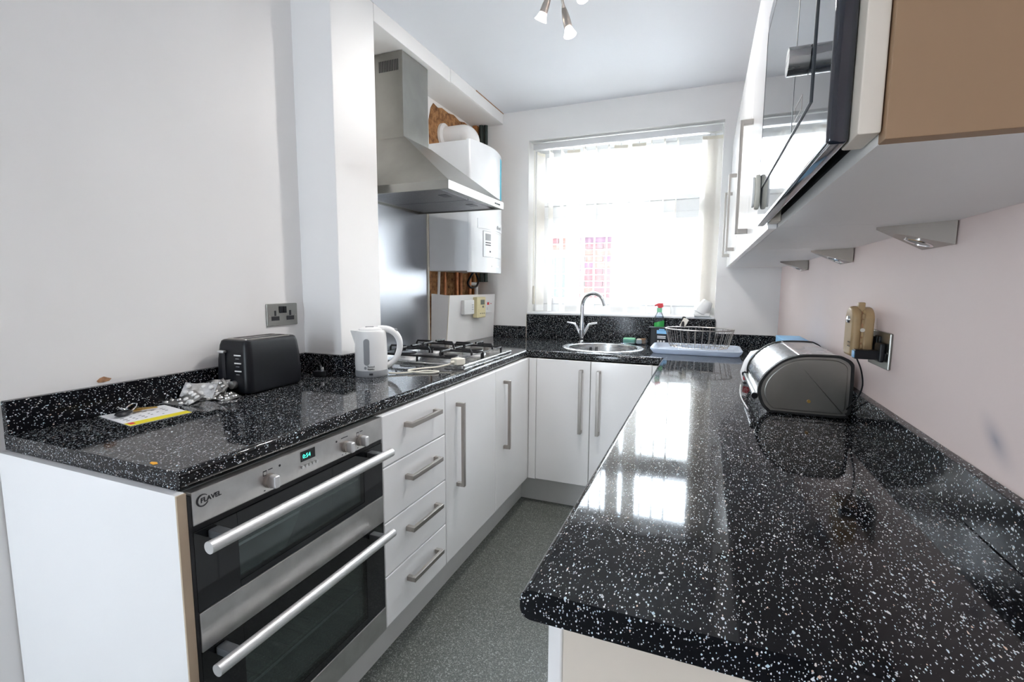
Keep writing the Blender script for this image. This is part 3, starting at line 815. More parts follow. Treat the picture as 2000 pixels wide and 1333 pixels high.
# pipework below the boiler
lowpipes = ((-1.53, 2.62, .008, M_WHITEP, 'thin white pipe slanting below the left side of the boiler', .035), (-1.53, 2.69, .0085, M_COPPER, 'thin copper pipe beside the thin white pipe below the boiler', 0),
            (-1.505, 2.80, .012, M_COPPER, 'copper pipe below the boiler above the white thermostat', 0), (-1.52, 2.88, .014, M_COPPER, 'dark copper pipe below the middle of the boiler', 0),
            (-1.47, 2.92, .011, M_COPPER, 'bright copper pipe crossing in front of the black hose', 0), (-1.51, 3.06, .016, M_TIMBER, 'thick rusty pipe below the right end of the boiler', 0))
for x, y, r, mt, lb, sl in lowpipes:
    tag(MB().cyl((x, y - sl, .93), (x, y, 1.36), r, n=14).build('pipe', mt), lb, 'pipe')
tag(MB().tube(catmull([(-1.45, 2.97, 1.36), (-1.44, 2.99, 1.31), (-1.44, 2.96, 1.27), (-1.45, 2.90, 1.26), (-1.46, 2.87, 1.29), (-1.45, 2.89, 1.33), (-1.45, 2.93, 1.36)]), .007, n=10).build('flexible_hose', M_BLACKP), 'black flexible hose looped below the boiler', 'hose')
tag(MB().tube([(-1.48, 2.93, 1.285), (-1.47, 2.99, 1.285), (-1.468, 3.002, 1.28), (-1.467, 3.01, 1.268), (-1.467, 3.01, .95)], .013, n=14).build('waste_pipe', M_WHITEP), 'white plastic waste pipe with elbow below the boiler', 'pipe')

# boxing panel below boiler
bx = thing('pipe_boxing', 'white two-sided boxing panel hiding pipes beside the hob', 'boxing', (-1.46, 2.85, TOPZ))
def slabq(p, thick):
    """p: four corners (bottom a, bottom b, top b, top a), thick: vector"""
    t_ = Vector(thick); q = [Vector(a) for a in p] + [Vector(a) - t_ for a in p]
    return MB().add(q, [(0, 1, 2, 3), (7, 6, 5, 4), (0, 4, 5, 1), (1, 5, 6, 2), (2, 6, 7, 3), (3, 7, 4, 0)])
FA, FB, TA, TB = (-1.447, 2.552, TOPZ + .001), (-1.402, 3.155, TOPZ + .001), (-1.424, 2.552, 1.213), (-1.388, 3.155, 1.215)
slabq((FA, FB, TB, TA), (.015, 0, 0)).build('front_panel', M_CARC, bx)
slabq(((-1.552, 2.550, TOPZ + .001), (-1.448, 2.550, TOPZ + .001), (-1.426, 2.550, 1.212), (-1.545, 2.550, 1.222)), (0, -.015, 0)).build('side_panel', M_CARC, bx)
MB().tube([(FA[0] + .003, FA[1] - .001, FA[2]), (TA[0] + .003, TA[1] - .001, TA[2])], .003, n=6).build('edge_bead', M_CREAMP, bx)
def bxx(y, z):
    a = (y - 2.552) / .603
    xb = FA[0] + (FB[0] - FA[0]) * a; xt = TA[0] + (TB[0] - TA[0]) * a
    return xb + (xt - xb) * (z - TOPZ) / .304
ANG = -math.atan2(FB[0] - FA[0], .603)
t = thing('thermostat_receiver', 'square white heating receiver on the boxing panel', 'thermostat', (bxx(2.76, 1.135), 2.76, 1.135), ANG, local=True)
B(.001, .026, -.062, .062, -.046, .046, bev=.004).build('case', M_WHITEP, t)
for k in range(3): B(.0255, .027, .030, .050, .012 - k * .014, .016 - k * .014).build('printed_mark', M_GREYP, t)
t = thing('heating_programmer', 'cream yellowed heating programmer with small screen on the boxing panel', 'thermostat', (bxx(2.90, 1.13), 2.90, 1.13), ANG, local=True)
cs = B(.001, .036, -.058, .058, -.068, .068, bev=.005).build('case', M_YELLOWP, t)
B(.0355, .0385, -.040, .048, -.062, -.010, bev=.002).build('flap', M_YELLOWP, cs)
B(.0355, .0375, -.012, .040, .018, .050, bev=.001).build('screen', M_LCD, t)
for k in range(3): MB().cyl((.036, -.02 + k * .024, -.040), (.0395, -.02 + k * .024, -.040), .004, n=10).build('button', M_DGREY, t)
MB().cyl((.036, .02, .004), (.040, .02, .004), .007, n=12).build('button', M_GREYP, t)
t = thing('fused_switch', 'white fused switch with red rocker on the boxing panel', 'switch', (bxx(3.045, 1.130), 3.045, 1.130), ANG, local=True)
B(.001, .010, -.055, .055, -.043, .043, bev=.003).build('plate', M_WHITEP, t)
B(.009, .014, -.018, .004, .012, .030, bev=.001).build('rocker', M_RED, t)
MB().cyl((.009, .034, .020), (.012, .034, .020), .004, n=10).build('indicator', M_RED, t)
B(.009, .013, -.02, .014, -.022, -.004, bev=.001).build('fuse_holder', M_WHITEP, t)

# ------------------------------------------------------------------ left wall socket
def double_socket(name_label, loc, out, plate_mat):
    """plate on a wall; local x = out of the wall, local y along the wall"""
    t = thing('double_socket', name_label, 'socket', loc, 0 if out > 0 else PI, local=True)
    p = B(0, .007, -.073, .073, -.043, .043, bev=.003).build('plate', plate_mat, t)
    for cy in (-.036, .036):
        MB().box(.0065, .0082, cy - .004, cy + .004, -.004, .016).build('earth_slot', M_INK, t)
        MB().box(.0065, .0082, cy - .018, cy + .018, -.022, -.006).build('pin_slots', M_INK, t)
    for cy in (-.0085, .0085): B(.0065, .0115, cy - .0075, cy + .0075, .006, .032, bev=.0015).build('rocker_switch', M_BLACKP, t)
    for cy in (-.062, .062): MB().cyl((.0065, cy, -.004), (.0078, cy, -.004), .003, n=10).build('screw', M_HANDLE, t)
    return t
double_socket('brushed steel double socket above the black toaster', (XLW, 1.414, 1.154), 1, M_STEEL)
double_socket('steel double socket on the right wall behind the beige alarm', (XRW, 1.415, 1.122), -1, M_STEEL)

# ------------------------------------------------------------------ toaster
to = thing('toaster', 'matte black two-slice toaster on the left worktop', 'toaster', (-1.432, 1.222, TOPZ), math.radians(3), local=True)
tl, tw, th = .122, .072, .178
mb = MB()
secs = [(.004, .96, .94), (.012, 1.0, 1.0), (.05, 1.005, 1.01), (.11, .985, .98), (.160, .945, .90), (.174, .91, .84), (th, .87, .76)]
rings = []
for z, sl, sw in secs:
    rings.append([(p[0], p[1], z) for p in rrect(-tw * sw, tw * sw, -tl * sl, tl * sl, .024 * sw, 5)])
nn = len(rings[0]); vs = [p for r in rings for p in r]; fs = []
for i in range(len(rings) - 1):
    fs += [(i * nn + k, i * nn + (k + 1) % nn, (i + 1) * nn + (k + 1) % nn, (i + 1) * nn + k) for k in range(nn)]
fs += [tuple(range(nn))[::-1], tuple(range((len(rings) - 1) * nn, len(rings) * nn))]
mb.add(vs, fs).build('body', M_BLACKP, to)
tp = MB().prism(rrect(-.048, .048, -.094, .094, .015), 'z', th - .001, th + .0025).build('top_plate', M_HANDLE, to)
for xx in (-.022, .022): B(xx - .011, xx + .011, -.078, .078, th + .002, th + .0032).build('bread_slot', M_INK, tp)
B(-.036, -.022, -.1235, -.1195, .045, .140).build('lever_track', M_INK, to)
B(-.043, -.017, -.134, -.118, .136, .145, bev=.003).build('lever', M_ALU, to)
for k, zz in enumerate((.128, .102, .076)):
    B(.016, .044, -.1225, -.1205, zz, zz + .004).build('button_trim', M_WHITEP, to)
    B(.022, .036, -.1228, -.1208, zz - .010, zz - .008).build('button_mark', M_GREYP, to)
MB().cyl((.014, -.119, .034), (.014, -.138, .034), .013, n=20).build('browning_dial', M_ALU, to)
tag(MB().tube(catmull([(-1.44, 1.345, .920), (-1.42, 1.39, .914), (-1.45, 1.43, .914), (-1.485, 1.455, .916), (-1.475, 1.478, .945), (-1.455, 1.485, .968), (-1.43, 1.488, .962), (-1.405, 1.482, .935)]), .0032, n=8).build('toaster_cable', M_BLACKP), 'thin black cable curling from the toaster to its plug', 'cable')
t = thing('mains_plug', 'black three-pin plug lying upturned by the pier upstand', 'plug', (-1.398, 1.466, TOPZ), .5, local=True)
MB().prism([(-.024, -.020), (.024, -.020), (.026, .002), (.016, .022), (-.016, .022), (-.026, .002)], 'z', .001, .022, bev=.003).build('body', M_BLACKP, t)
for x, y in ((-.011, -.008), (.011, -.008)): B(x - .003, x + .003, y - .002, y + .002, .021, .038).build('pin', M_CHROME, t)
B(-.002, .002, .006, .013, .021, .042).build('pin', M_CHROME, t)

# ------------------------------------------------------------------ kettle
ke = thing('kettle', 'small white electric kettle with grey base beside the hob', 'kettle', (-1.232, 1.568, TOPZ), math.radians(36), local=True)
MB().lathe([(0, 0), (.061, 0), (.0635, .004), (.0635, .022), (.062, .026), (0, .026)], (0, 0, 0), 40).build('base_ring', M_GREYP, ke)
MB().lathe([(0, .0255), (.0625, .0255), (.0635, .05), (.0625, .10), (.0605, .15), (.059, .172), (.056, .180), (.05, .183), (0, .183)], (0, 0, 0), 40).build('body', M_WHITEP, ke)
MB().lathe([(0, .182), (.046, .182), (.046, .187), (.036, .192), (.015, .194), (0, .194)], (0, 0, 0), 36).build('lid', M_WHITEP, ke)
B(-.02, .012, -.008, .008, .1935, .1965, bev=.001).build('lid_catch', M_GREYP, ke)
mb = MB()
mb.add([(-.050, -.022, .180), (-.050, .022, .180), (-.078, 0, .182), (-.057, -.018, .135), (-.057, .018, .135), (-.062, 0, .128)],
       [(0, 2, 1), (0, 3, 5, 2), (1, 2, 5, 4), (0, 1, 4, 3), (3, 4, 5)])
mb.build('spout', M_WHITEP, ke)
hp = bez((.030, 0, .185), (.085, 0, .195), (.118, 0, .155), (.112, 0, .11), 10) + bez((.112, 0, .11), (.106, 0, .068), (.085, 0, .045), (.058, 0, .036), 10)[1:]
MB().tube(hp, [.014 - .003 * i / 20 for i in range(21)], n=14).build('handle', M_WHITEP, ke)
B(.078, .104, -.008, .008, .176, .186, bev=.003).build('switch', M_GREYP, ke)
kf = Matrix.Rotation(-.12, 4, 'Z')
mb = MB(); mb.M = kf @ basis((1, 0, 0), (0, 0, 1), (-.008, -.0606, .10))
mb.prism(rrect(-.011, .011, -.052, .052, .0109, 8), 'z', -.004, .0035); mb.M = None
mb.build('water_gauge', M_GREYP, ke)
kt = text_mb('Russell\nHobbs', .010, kf @ basis((1, 0, 0), (0, 0, 1), (-.006, -.0640, .040)), .0006)
kt.build('lettering', M_INK, ke)
mb = MB(); mb.M = kf @ basis((1, 0, 0), (0, 0, 1), (-.014, -.0632, .038))
mb.prism([(.0045 * math.cos(a), .006 * math.sin(a)) for a in [2 * PI * i / 16 for i in range(16)]], 'z', -.001, .001); mb.M = None
mb.build('emblem', M_GREYP, ke)
mb = MB(); mb.M = kf; mb.box(.000, .014, -.0655, -.060, .009, .017, bev=.001); mb.M = None
mb.build('power_light', M_INK, ke)
tag(MB().tube(catmull([(-1.175, 1.602, .917), (-1.14, 1.62, .915), (-1.10, 1.66, .915), (-1.07, 1.71, .915), (-1.03, 1.725, .915), (-1.01, 1.715, .915), (-1.02, 1.685, .915), (-1.07, 1.665, .915), (-1.12, 1.66, .921), (-1.10, 1.72, .921), (-1.06, 1.775, .921), (-1.03, 1.815, .926), (-1.015, 1.84, .930)], 8), .0038, n=8).build('kettle_cable', M_CREAMP), 'cream cable coiled from the kettle across the worktop', 'cable')
t = thing('mains_plug', 'cream three-pin plug lying on the hob corner at the end of the kettle cable', 'plug', (-.998, 1.868, TOPZ + .012), math.radians(-25), local=True)
MB().prism([(-.022, -.026), (.022, -.026), (.026, 0), (.018, .024), (-.018, .024), (-.026, 0)], 'z', .001, .030, bev=.004, seg=3).build('body', M_CREAMP, t)
MB().cyl((0, -.024, .014), (0, -.042, .014), .008, .005, n=12).build('cable_grip', M_CREAMP, t)
B(-.002, .002, .022, .036, .012, .018).build('pin', M_CHROME, t)

# ------------------------------------------------------------------ flyer, keys, blister packs
fy = thing('flyer', 'white leaflet with yellow edge lying on the left worktop', 'leaflet', (-1.41, .83, TOPZ))
P = [Vector((-1.512, .768)), Vector((-1.332, .742)), Vector((-1.322, .893)), Vector((-1.478, .918))]
def quad2(u, v): return (P[0] * (1 - u) + P[1] * u) * (1 - v) + (P[3] * (1 - u) + P[2] * u) * v
def fpatch(u0, u1, v0, v1, z, t_=.0003):
    return MB().prism([tuple(quad2(*q)) for q in ((u0, v0), (u1, v0), (u1, v1), (u0, v1))], 'z', z - t_, z)
fpatch(0, 1, 0, 1, TOPZ + .0012, .0008).build('sheet', M_PAPER, fy)
fpatch(.80, 1, 0, 1, TOPZ + .0015).build('yellow_band', M_YELLOW, fy)
fpatch(.82, .93, .04, .12, TOPZ + .0018).build('red_mark', M_RED, fy)
mb = MB()
for i in range(5):
    for j in range(6):
        if random.random() < .75 and i + j > 1:
            u, v = .26 + i * .10, .10 + j * .14
            w = random.uniform(.03, .07)
            q = fpatch(u, u + .022, v, v + w, TOPZ + .0016); mb.add(q.v, q.f)
mb.build('printed_text', M_INK, fy)
ks = thing('key_bunch', 'bunch of keys with black oval fob on the leaflet', 'keys', (-1.46, .82, TOPZ + .0015))
mb = MB()
c = Vector((-1.452, .795)); n = 20
ring = []
prof_f = [(.0, .0), (.75, .001), (1, .006), (.8, .011), (0, .013)]
vs = []; fs = []
for s_, z in prof_f:
    vs += [(c.x + .020 * max(s_, .001) * math.cos(2 * PI * k / n) * .9 - .010 * max(s_, .001) * math.sin(2 * PI * k / n), c.y + .026 * max(s_, .001) * math.sin(2 * PI * k / n), TOPZ + .003 + z) for k in range(n)]
for i in range(len(prof_f) - 1): fs += [(i * n + k, i * n + (k + 1) % n, (i + 1) * n + (k + 1) % n, (i + 1) * n + k) for k in range(n)]
mb.add(vs, fs).build('fob', M_BLACKP, ks)
def ringpts(c, r, tilt, n=20): return [(c[0] + r * math.cos(a), c[1] + r * math.sin(a) * math.cos(tilt), c[2] + r * math.sin(a) * math.sin(tilt)) for a in [2 * PI * i / n for i in range(n)]]
MB().tube(ringpts((-1.466, .822, TOPZ + .017), .016, .7), .0021, n=6, closed=True).build('split_ring', M_CHROME, ks)
MB().tube(ringpts((-1.478, .808, TOPZ + .014), .012, -.5), .0019, n=6, closed=True).build('split_ring', M_CHROME, ks)
for k, (a, hx, hy) in enumerate(((1.18, -1.462, .835), (.85, -1.470, .838))):
    K = Matrix.Translation((hx, hy, TOPZ + .006 + .003 * k)) @ Matrix.Rotation(a, 4, 'Z')
    mb = MB(); mb.M = K
    mb.prism([(-.010, -.009), (.004, -.011), (.010, -.004), (.012, -.0032), (.045, -.0032), (.047, 0), (.043, .0026), (.040, .001), (.036, .0028), (.032, .001), (.028, .0026), (.012, .0032), (.010, .004), (.004, .011), (-.010, .009)], 'z', 0, .0022)
    mb.M = None; mb.build('key', M_BRASS, ks)

blist = ((-1.465, .955, .0015, .35, 0, 0, 'grey foil blister pack lying flat beside the leaflet'),
         (-1.440, .975, .012, -.3, .42, .05, 'foil blister pack tilted against its neighbour nearest the leaflet'),
         (-1.425, 1.035, .0015, .25, 0, 0, 'foil blister pack lying flat in front of the toaster'),
         (-1.468, 1.018, .026, .55, .8, .1, 'foil blister pack standing up in the middle of the pile'),
         (-1.405, 1.058, .006, -.15, .12, .03, 'foil blister pack lying nearest the toaster corner'),
         (-1.462, 1.070, .026, .2, .95, -.1, 'tallest upright foil blister pack against the toaster'),
         (-1.436, 1.062, .029, -.5, .65, .2, 'crumpled foil blister pack with raised pills under the toaster dial'))
for k, (x, y, z, rz, rx, ry, lb) in enumerate(blist):
    t = thing('blister_pack', lb, 'pill packet', (x, y, TOPZ + z), 0, 'pill packets by the toaster', local=True)
    t.rotation_euler = (rx, ry, rz)
    w, h = .046, .026
    mb = MB()
    nx = 6
    vs = []
    for i in range(nx + 1):
        u = -w + 2 * w * i / nx; zz = .003 * math.sin(i * 1.3 + k)
        vs += [(u, -h, zz), (u, h, zz + .002 * math.sin(k + i)), (u, h, zz + .0012 + .002 * math.sin(k + i)), (u, -h, zz + .0012)]
    fs = []
    for i in range(nx):
        for q in range(4): fs.append((i * 4 + q, i * 4 + (q + 1) % 4, (i + 1) * 4 + (q + 1) % 4, (i + 1) * 4 + q))
    fs += [(3, 2, 1, 0), tuple(nx * 4 + q for q in range(4))]
    mb.add(vs, fs).build('foil_sheet', M_FOIL, t)
    for i in range(4):
        for j in (-1, 1):
            if (i + j + k) % 5 == 0: continue
            MB().lathe([(.0075, 0), (.007, .003), (.005, .0052), (0, .006)], (-.033 + i * .022, j * .012, .0015 + .003 * math.sin((i * 1.5) * 1.3 + k)), 12).build('pill_blister', M_FOIL if k % 2 == 0 else M_WHITEP, t)

# ------------------------------------------------------------------ sink and tap
sk = thing('sink', 'round stainless steel sink set into the worktop below the window', 'sink', (SKC.x, SKC.y, TOPZ))
MB().lathe([(.238, .0005), (.238, .003), (.228, .006), (.206, .005), (.200, .001), (.196, -.02), (.190, -.11), (.175, -.145), (.14, -.158), (.035, -.163), (.0, -.163), (0, -.166), (.14, -.162), (.178, -.15), (.194, -.11), (.20, -.02), (.207, -.002), (.238, .0005)], (SKC.x, SKC.y, TOPZ), 56).build('bowl', M_STEELB, sk)
MB().lathe([(0, -.1635), (.034, -.1635), (.036, -.160), (.030, -.159), (0, -.161)], (SKC.x, SKC.y, TOPZ), 24).build('drain', M_CHROME, sk)
for k in (-2, -1, 1, 2):
    a = math.radians(118 + k * 2.6 + (1.5 if k > 0 else -1.5))
    q = Vector((SKC.x + .194 * math.cos(a), SKC.y + .194 * math.sin(a), TOPZ - .032))
    MB().cyl(q + Vector((0, 0, -.012)), q + Vector((0, 0, .012)), .003, n=8).build('overflow_slot', M_INK, sk)
tb = Vector((-.735, 3.085, TOPZ))
tp = thing('mixer_tap', 'chrome swan-neck mixer tap with two levers behind the sink', 'tap', tb)
MB().lathe([(0, 0), (.026, 0), (.026, .004), (.016, .008), (.014, .012), (0, .012)], tb, 28).build('base', M_CHROME, tp)
side = Vector((.80, -.60, 0)).normalized()
fwd = Vector((.93, -.37, 0)).normalized()
mb = MB()
mb.tube([tb + Vector((0, 0, .008)), tb + Vector((0, 0, .035)), tb + Vector((0, 0, .08))], [.013, .019, .0215], n=20)
for sgn in (-1, 1):
    d = Vector((.95 * sgn, .3 * sgn * .3, 0))
    mb.tube([tb + Vector((0, 0, .022)), tb + Vector((0, 0, .06)) + d * .018, tb + Vector((0, 0, .105)) + d * .042], [.010, .012, .0125], n=16)
mb.build('body', M_CHROME, tp)
gp = [tb + Vector((0, 0, .06)), tb + Vector((0, 0, .16)), tb + Vector((0, 0, .235))]
R_ = .083
gp += [tb + Vector((0, 0, .235)) + fwd * (R_ - R_ * math.cos(a)) + Vector((0, 0, R_ * math.sin(a))) for a in [PI * .9 * i / 14 for i in range(1, 15)]]
gp.append(gp[-1] + (gp[-1] - gp[-2]).normalized() * .022)
MB().tube(gp, [.0165, .0140, .0130] + [.0125] * 14 + [.0135], n=18).build('spout', M_CHROME, tp)
for sgn in (-1, 1):
    d = Vector((.95 * sgn, .09 * sgn, 0))
    b0 = tb + Vector((0, 0, .10)) + d * .041
    MB().tube([b0, b0 + d * .008 + Vector((0, 0, .016)), b0 + d * .062 + Vector((0, 0, .026))], [.0115, .010, .0065], n=12).build('lever', M_CHROME, tp)

# ------------------------------------------------------------------ things by the sink
t = thing('sponge_tray', 'clear tray with green sponges behind the sink', 'tray', (-.40, 3.105, TOPZ))
mb = MB()
mb.box(-.475, -.315, 3.06, 3.15, TOPZ + .001, TOPZ + .004)
for (a, b_, c, d) in ((-.478, -.475, 3.058, 3.152), (-.315, -.312, 3.058, 3.152), (-.475, -.315, 3.057, 3.06), (-.475, -.315, 3.15, 3.153)):
    mb.box(a, b_, c, d, TOPZ + .001, TOPZ + .034)
mb.build('tray', M_CLEAR, t)
tag(B(-.466, -.392, 3.068, 3.122, TOPZ + .005, TOPZ + .040, bev=.008, seg=3).build('sponge', M_GREENP), 'mint green sponge lying in the clear tray', 'sponge')
tag(B(-.385, -.350, 3.07, 3.125, TOPZ + .005, TOPZ + .036, bev=.008, seg=3).build('scouring_pad', M_CREAMP), 'cream scouring pad in the clear tray beside the green sponge', 'sponge')
tag(MB().cyl((-.345, 3.10, TOPZ + .006), (-.345, 3.10, TOPZ + .038), .017, n=16).build('wire_scourer', M_SCUFF), 'brown scourer at the right end of the clear tray', 'sponge')
t = thing('cleaning_tub', 'black plastic tub with light blue label beside the dish rack', 'tub', (-.245, 3.06, TOPZ))
mb = MB()
pr = rrect(-.302, -.188, 3.02, 3.081, .012)
mb.prism(pr, 'z', TOPZ + .001, TOPZ + .112, bev=.002); mb.build('body', M_BLACKP, t)
MB().prism(rrect(-.307, -.183, 3.016, 3.084, .014), 'z', TOPZ + .112, TOPZ + .118).build('rim', M_BLACKP, t)
lb_ = B(-.258, -.192, 3.0185, 3.0205, TOPZ + .080, TOPZ + .102, bev=.0005).build('blue_label', M_BLUE, t)
B(-.245, -.213, 3.0185, 3.0205, TOPZ + .100, TOPZ + .110).build('blue_label', M_BLUE, t)
for k in range(2): B(-.254, -.205, 3.0185, 3.0202, TOPZ + .062 - k * .010, TOPZ + .067 - k * .010).build('printed_line', M_WHITEP, t)
for k, xx in enumerate((-.248, -.232, -.214)): MB().cyl((xx, 3.0202, TOPZ + .034), (xx, 3.0185, TOPZ + .034), .006, n=14).build('printed_dot', M_WHITEP, t)
sb = thing('spray_bottle', 'clear cleaning bottle with red trigger standing behind the black tub', 'bottle', (-.255, 3.122, TOPZ))
MB().lathe([(0, .001), (.034, .001), (.0355, .006), (.0355, .12), (.034, .15), (.026, .182), (.014, .205), (.013, .214), (0, .214)], (-.255, 3.122, TOPZ), 28).build('bottle_body', M_CLEAR, sb)
MB().lathe([(0, .004), (.033, .004), (.033, .10), (.033, .14), (0, .14)], (-.255, 3.122, TOPZ), 24).build('liquid', M_CLEAR, sb)
mb = MB(); vs = []; fs = []
for i in range(9):
    a = -2.4 + i * .24
    for z in (.10, .156): vs.append((-.255 + .0362 * math.cos(a), 3.122 + .0362 * math.sin(a), TOPZ + z - (.018 * abs(i - 7) / 8 if z > .12 else 0)))
for i in range(8): fs.append((i * 2, i * 2 + 2, i * 2 + 3, i * 2 + 1))
mb.add(vs, fs).build('green_label', M_GREENL, sb)
MB().cyl((-.255, 3.122, TOPZ + .205), (-.255, 3.122, TOPZ + .232), .015, n=18).build('collar', M_GREENP, sb)
mb = MB(); mb.M = Matrix.Translation((0, 0, TOPZ))
mb.prism([(-.285, .250), (-.262, .262), (-.235, .262), (-.232, .240), (-.246, .230), (-.262, .232), (-.268, .246), (-.283, .242)], 'y', 3.110, 3.134, bev=.003); mb.M = None
mb.build('trigger_head', M_RED, sb)
mb = MB(); mb.M = Matrix.Translation((0, 0, TOPZ))
mb.prism([(-.262, .234), (-.254, .234), (-.262, .212), (-.272, .200), (-.275, .203), (-.266, .216)], 'y', 3.116, 3.128, bev=.001); mb.M = None
mb.build('trigger', M_WHITEP, sb)

# drip tray + rack
tr = thing('drip_tray', 'frosted plastic drip tray under the wire dish rack', 'tray', (-.03, 2.89, TOPZ))
outer = rrect(-.265, .200, 2.685, 3.012, .05, 8); mid = rrect(-.250, .185, 2.70, 2.997, .04, 8); inner = rrect(-.235, .170, 2.712, 2.985, .035, 8)
nn = len(outer)
lv = [(outer, .024), (outer, .030), (mid, .030), (inner, .008), (inner, .003), (mid, .003)]
vs = [(p[0], p[1], TOPZ + z) for r, z in lv for p in r]; fs = []
for i in range(len(lv) - 1): fs += [(i * nn + k, i * nn + (k + 1) % nn, (i + 1) * nn + (k + 1) % nn, (i + 1) * nn + k) for k in range(nn)]
fs += [(5 * nn + k, 5 * nn + (k + 1) % nn, (k + 1) % nn, k) for k in range(nn)]
fs += [tuple(range(3 * nn, 4 * nn)), tuple(range(4 * nn, 5 * nn))[::-1]]
MB().add(vs, fs).build('tray_body', M_TRAY, tr)
rk = thing('dish_rack', 'oval chrome wire dish rack standing in the drip tray', 'dish rack', (-.02, 2.895, TOPZ))
RC = Vector((-.018, 2.858)); ra, rb = .178, .136
def ell(f, z, n=48): return [(RC.x + ra * f * math.cos(2 * PI * i / n), RC.y + rb * f * math.sin(2 * PI * i / n), z) for i in range(n)]
MB().tube(ell(1, TOPZ + .130), .0032, n=8, closed=True).build('rim_wire', M_HANDLE, rk)
MB().tube(ell(.84, TOPZ + .030), .0024, n=8, closed=True).build('base_ring', M_CHROME, rk)
for i in range(28):
    a = 2 * PI * (i + .5) / 28
    p0 = Vector((RC.x + ra * math.cos(a), RC.y + rb * math.sin(a), TOPZ + .130)); p1 = Vector((RC.x + ra * .88 * math.cos(a), RC.y + rb * .88 * math.sin(a), TOPZ + .042)); p2 = Vector((RC.x + ra * .80 * math.cos(a), RC.y + rb * .80 * math.sin(a), TOPZ + .029))
    p3 = Vector((RC.x + ra * .66 * math.cos(a), RC.y + rb * .66 * math.sin(a), TOPZ + .029))
    MB().tube([p0, p1, p2, p3], .0017, n=6).build('wire', M_HANDLE, rk)
for k in range(-4, 5):
    x = RC.x + k * .032; yy = rb * .80 * math.sqrt(max(0, 1 - (k * .032 / (ra * .84)) ** 2))
    MB().cyl((x, RC.y - yy, TOPZ + .029), (x, RC.y + yy, TOPZ + .029), .0017, n=6).build('base_wire', M_HANDLE, rk)
for sx, sy_ in ((-.1, -.10), (.1, -.10), (-.1, .10), (.1, .10)):
    MB().cyl((RC.x + sx, RC.y + sy_, TOPZ + .0085), (RC.x + sx, RC.y + sy_, TOPZ + .030), .003, n=8).build('foot', M_CHROME, rk)
br_ = thing('dish_brush', 'dish brush with dark handle and white bristles leaning in the rack', 'brush', (-.12, 3.04, TOPZ + .05))
MB().tube([(-.120, 2.935, TOPZ + .045), (-.115, 2.965, TOPZ + .10), (-.105, 3.01, TOPZ + .185)], [.006, .007, .010], n=10).build('handle', M_BLACKP, br_)
mb = MB(); mb.M = Matrix.Translation((-.108, 3.0, TOPZ + .155)) @ Matrix.Rotation(.45, 4, 'Y')
mb.box(-.010, .022, -.012, .012, -.026, .026, bev=.003); mb.M = None
mb.build('bristles', M_CREAMP, br_)

# white tilted container on the sill
t = thing('white_jug', 'white plastic jug tipped over at the right end of the sill', 'jug', (.0, YW + .05, WZ0 + .003))
mb = MB(); mb.box(-.055, .038, 3.150, 3.215, WZ0 + .003, WZ0 + .024, bev=.006, seg=3)
mb.build('foot', M_WHITEP, t)
ax = Matrix.Rotation(math.radians(28), 3, 'Y')
MB().lathe([(0, 0), (.036, 0), (.042, .006), (.040, .05), (.030, .085), (.024, .090), (.022, .084), (0, .082)], (-.018, 3.185, WZ0 + .020), 28, ax).build('body', M_WHITEP, t)

# ------------------------------------------------------------------ bread bin and packets
bb = thing('bread_bin', 'brushed steel roll-top bread bin with black trim on the right worktop', 'bread bin', (.28, 1.74, TOPZ))
bp_ = [(.186, .003), (.168, .022), (.157, .055), (.160, .085), (.172, .110), (.192, .135), (.216, .155), (.245, .168), (.280, .174), (.345, .175), (.366, .170), (.382, .158), (.3865, .135), (.3865, .030), (.380, .012), (.366, .003)]
bp_ = [tuple(v)[:2] for v in catmull([(p[0], p[1], 0) for p in bp_ + bp_[:1]], 4)][:-1]
def ofs(f, c=(.275, .088)): return [(c[0] + (p[0] - c[0]) * f, TOPZ + c[1] + (p[1] - c[1]) * f) for p in bp_]
MB().prism(ofs(.965), 'y', 1.545, 1.925).build('shell', M_STEELB, bb, angle=25)
for ya, yb in ((1.532, 1.552), (1.918, 1.938)):
    a, b_ = ofs(1.0), ofs(.93); n = len(a); vs = []; fs = []
    for y in (ya, yb):
        vs += [(p[0], y, p[1]) for p in a] + [(p[0], y, p[1]) for p in b_]
    for i in range(n):
        j = (i + 1) % n
        fs += [(i, j, n + j, n + i), (2 * n + j, 2 * n + i, 3 * n + i, 3 * n + j), (j, i, 2 * n + i, 2 * n + j), (n + i, n + j, 3 * n + j, 3 * n + i)]
    MB().add(vs, fs).build('rubber_trim', M_RUBBER, bb)
epn = MB().prism(ofs(.945), 'y', 1.533, 1.546).build('end_plate', M_STEEL, bb)
MB().prism(ofs(.86), 'y', 1.527, 1.534, bev=.003).build('raised_panel', M_STEEL, epn)
MB().cyl((.284, 1.528, TOPZ + .045), (.284, 1.522, TOPZ + .045), .0045, n=12).build('pivot_screw', M_BRASS, epn)
B(.258, .264, 1.552, 1.918, TOPZ + .167, TOPZ + .172, bev=.001).build('lid_edge', M_CHROME, bb)
hb = MB().cyl((.150, 1.545, TOPZ + .046), (.150, 1.93, TOPZ + .046), .006, n=12)
hb.build('lid_handle', M_CHROME, bb)
for yy in (1.545, 1.928): MB().cyl((.150, yy - .006, TOPZ + .046), (.150, yy + .006, TOPZ + .046), .009, n=12).build('handle_cap', M_BLACKP, bb)
B(.150, .166, 1.56, 1.91, TOPZ + .040, TOPZ + .052, bev=.003).build('handle_bracket', M_STEEL, bb)
tag(MB().tube(catmull([(.135, 1.55, .9125), (.128, 1.68, .9125), (.130, 1.80, .9125), (.140, 1.93, .9125)]), .0022, n=6).build('thin_cord', M_WHITEP), 'thin pale cord lying along the front of the bread bin', 'cord')
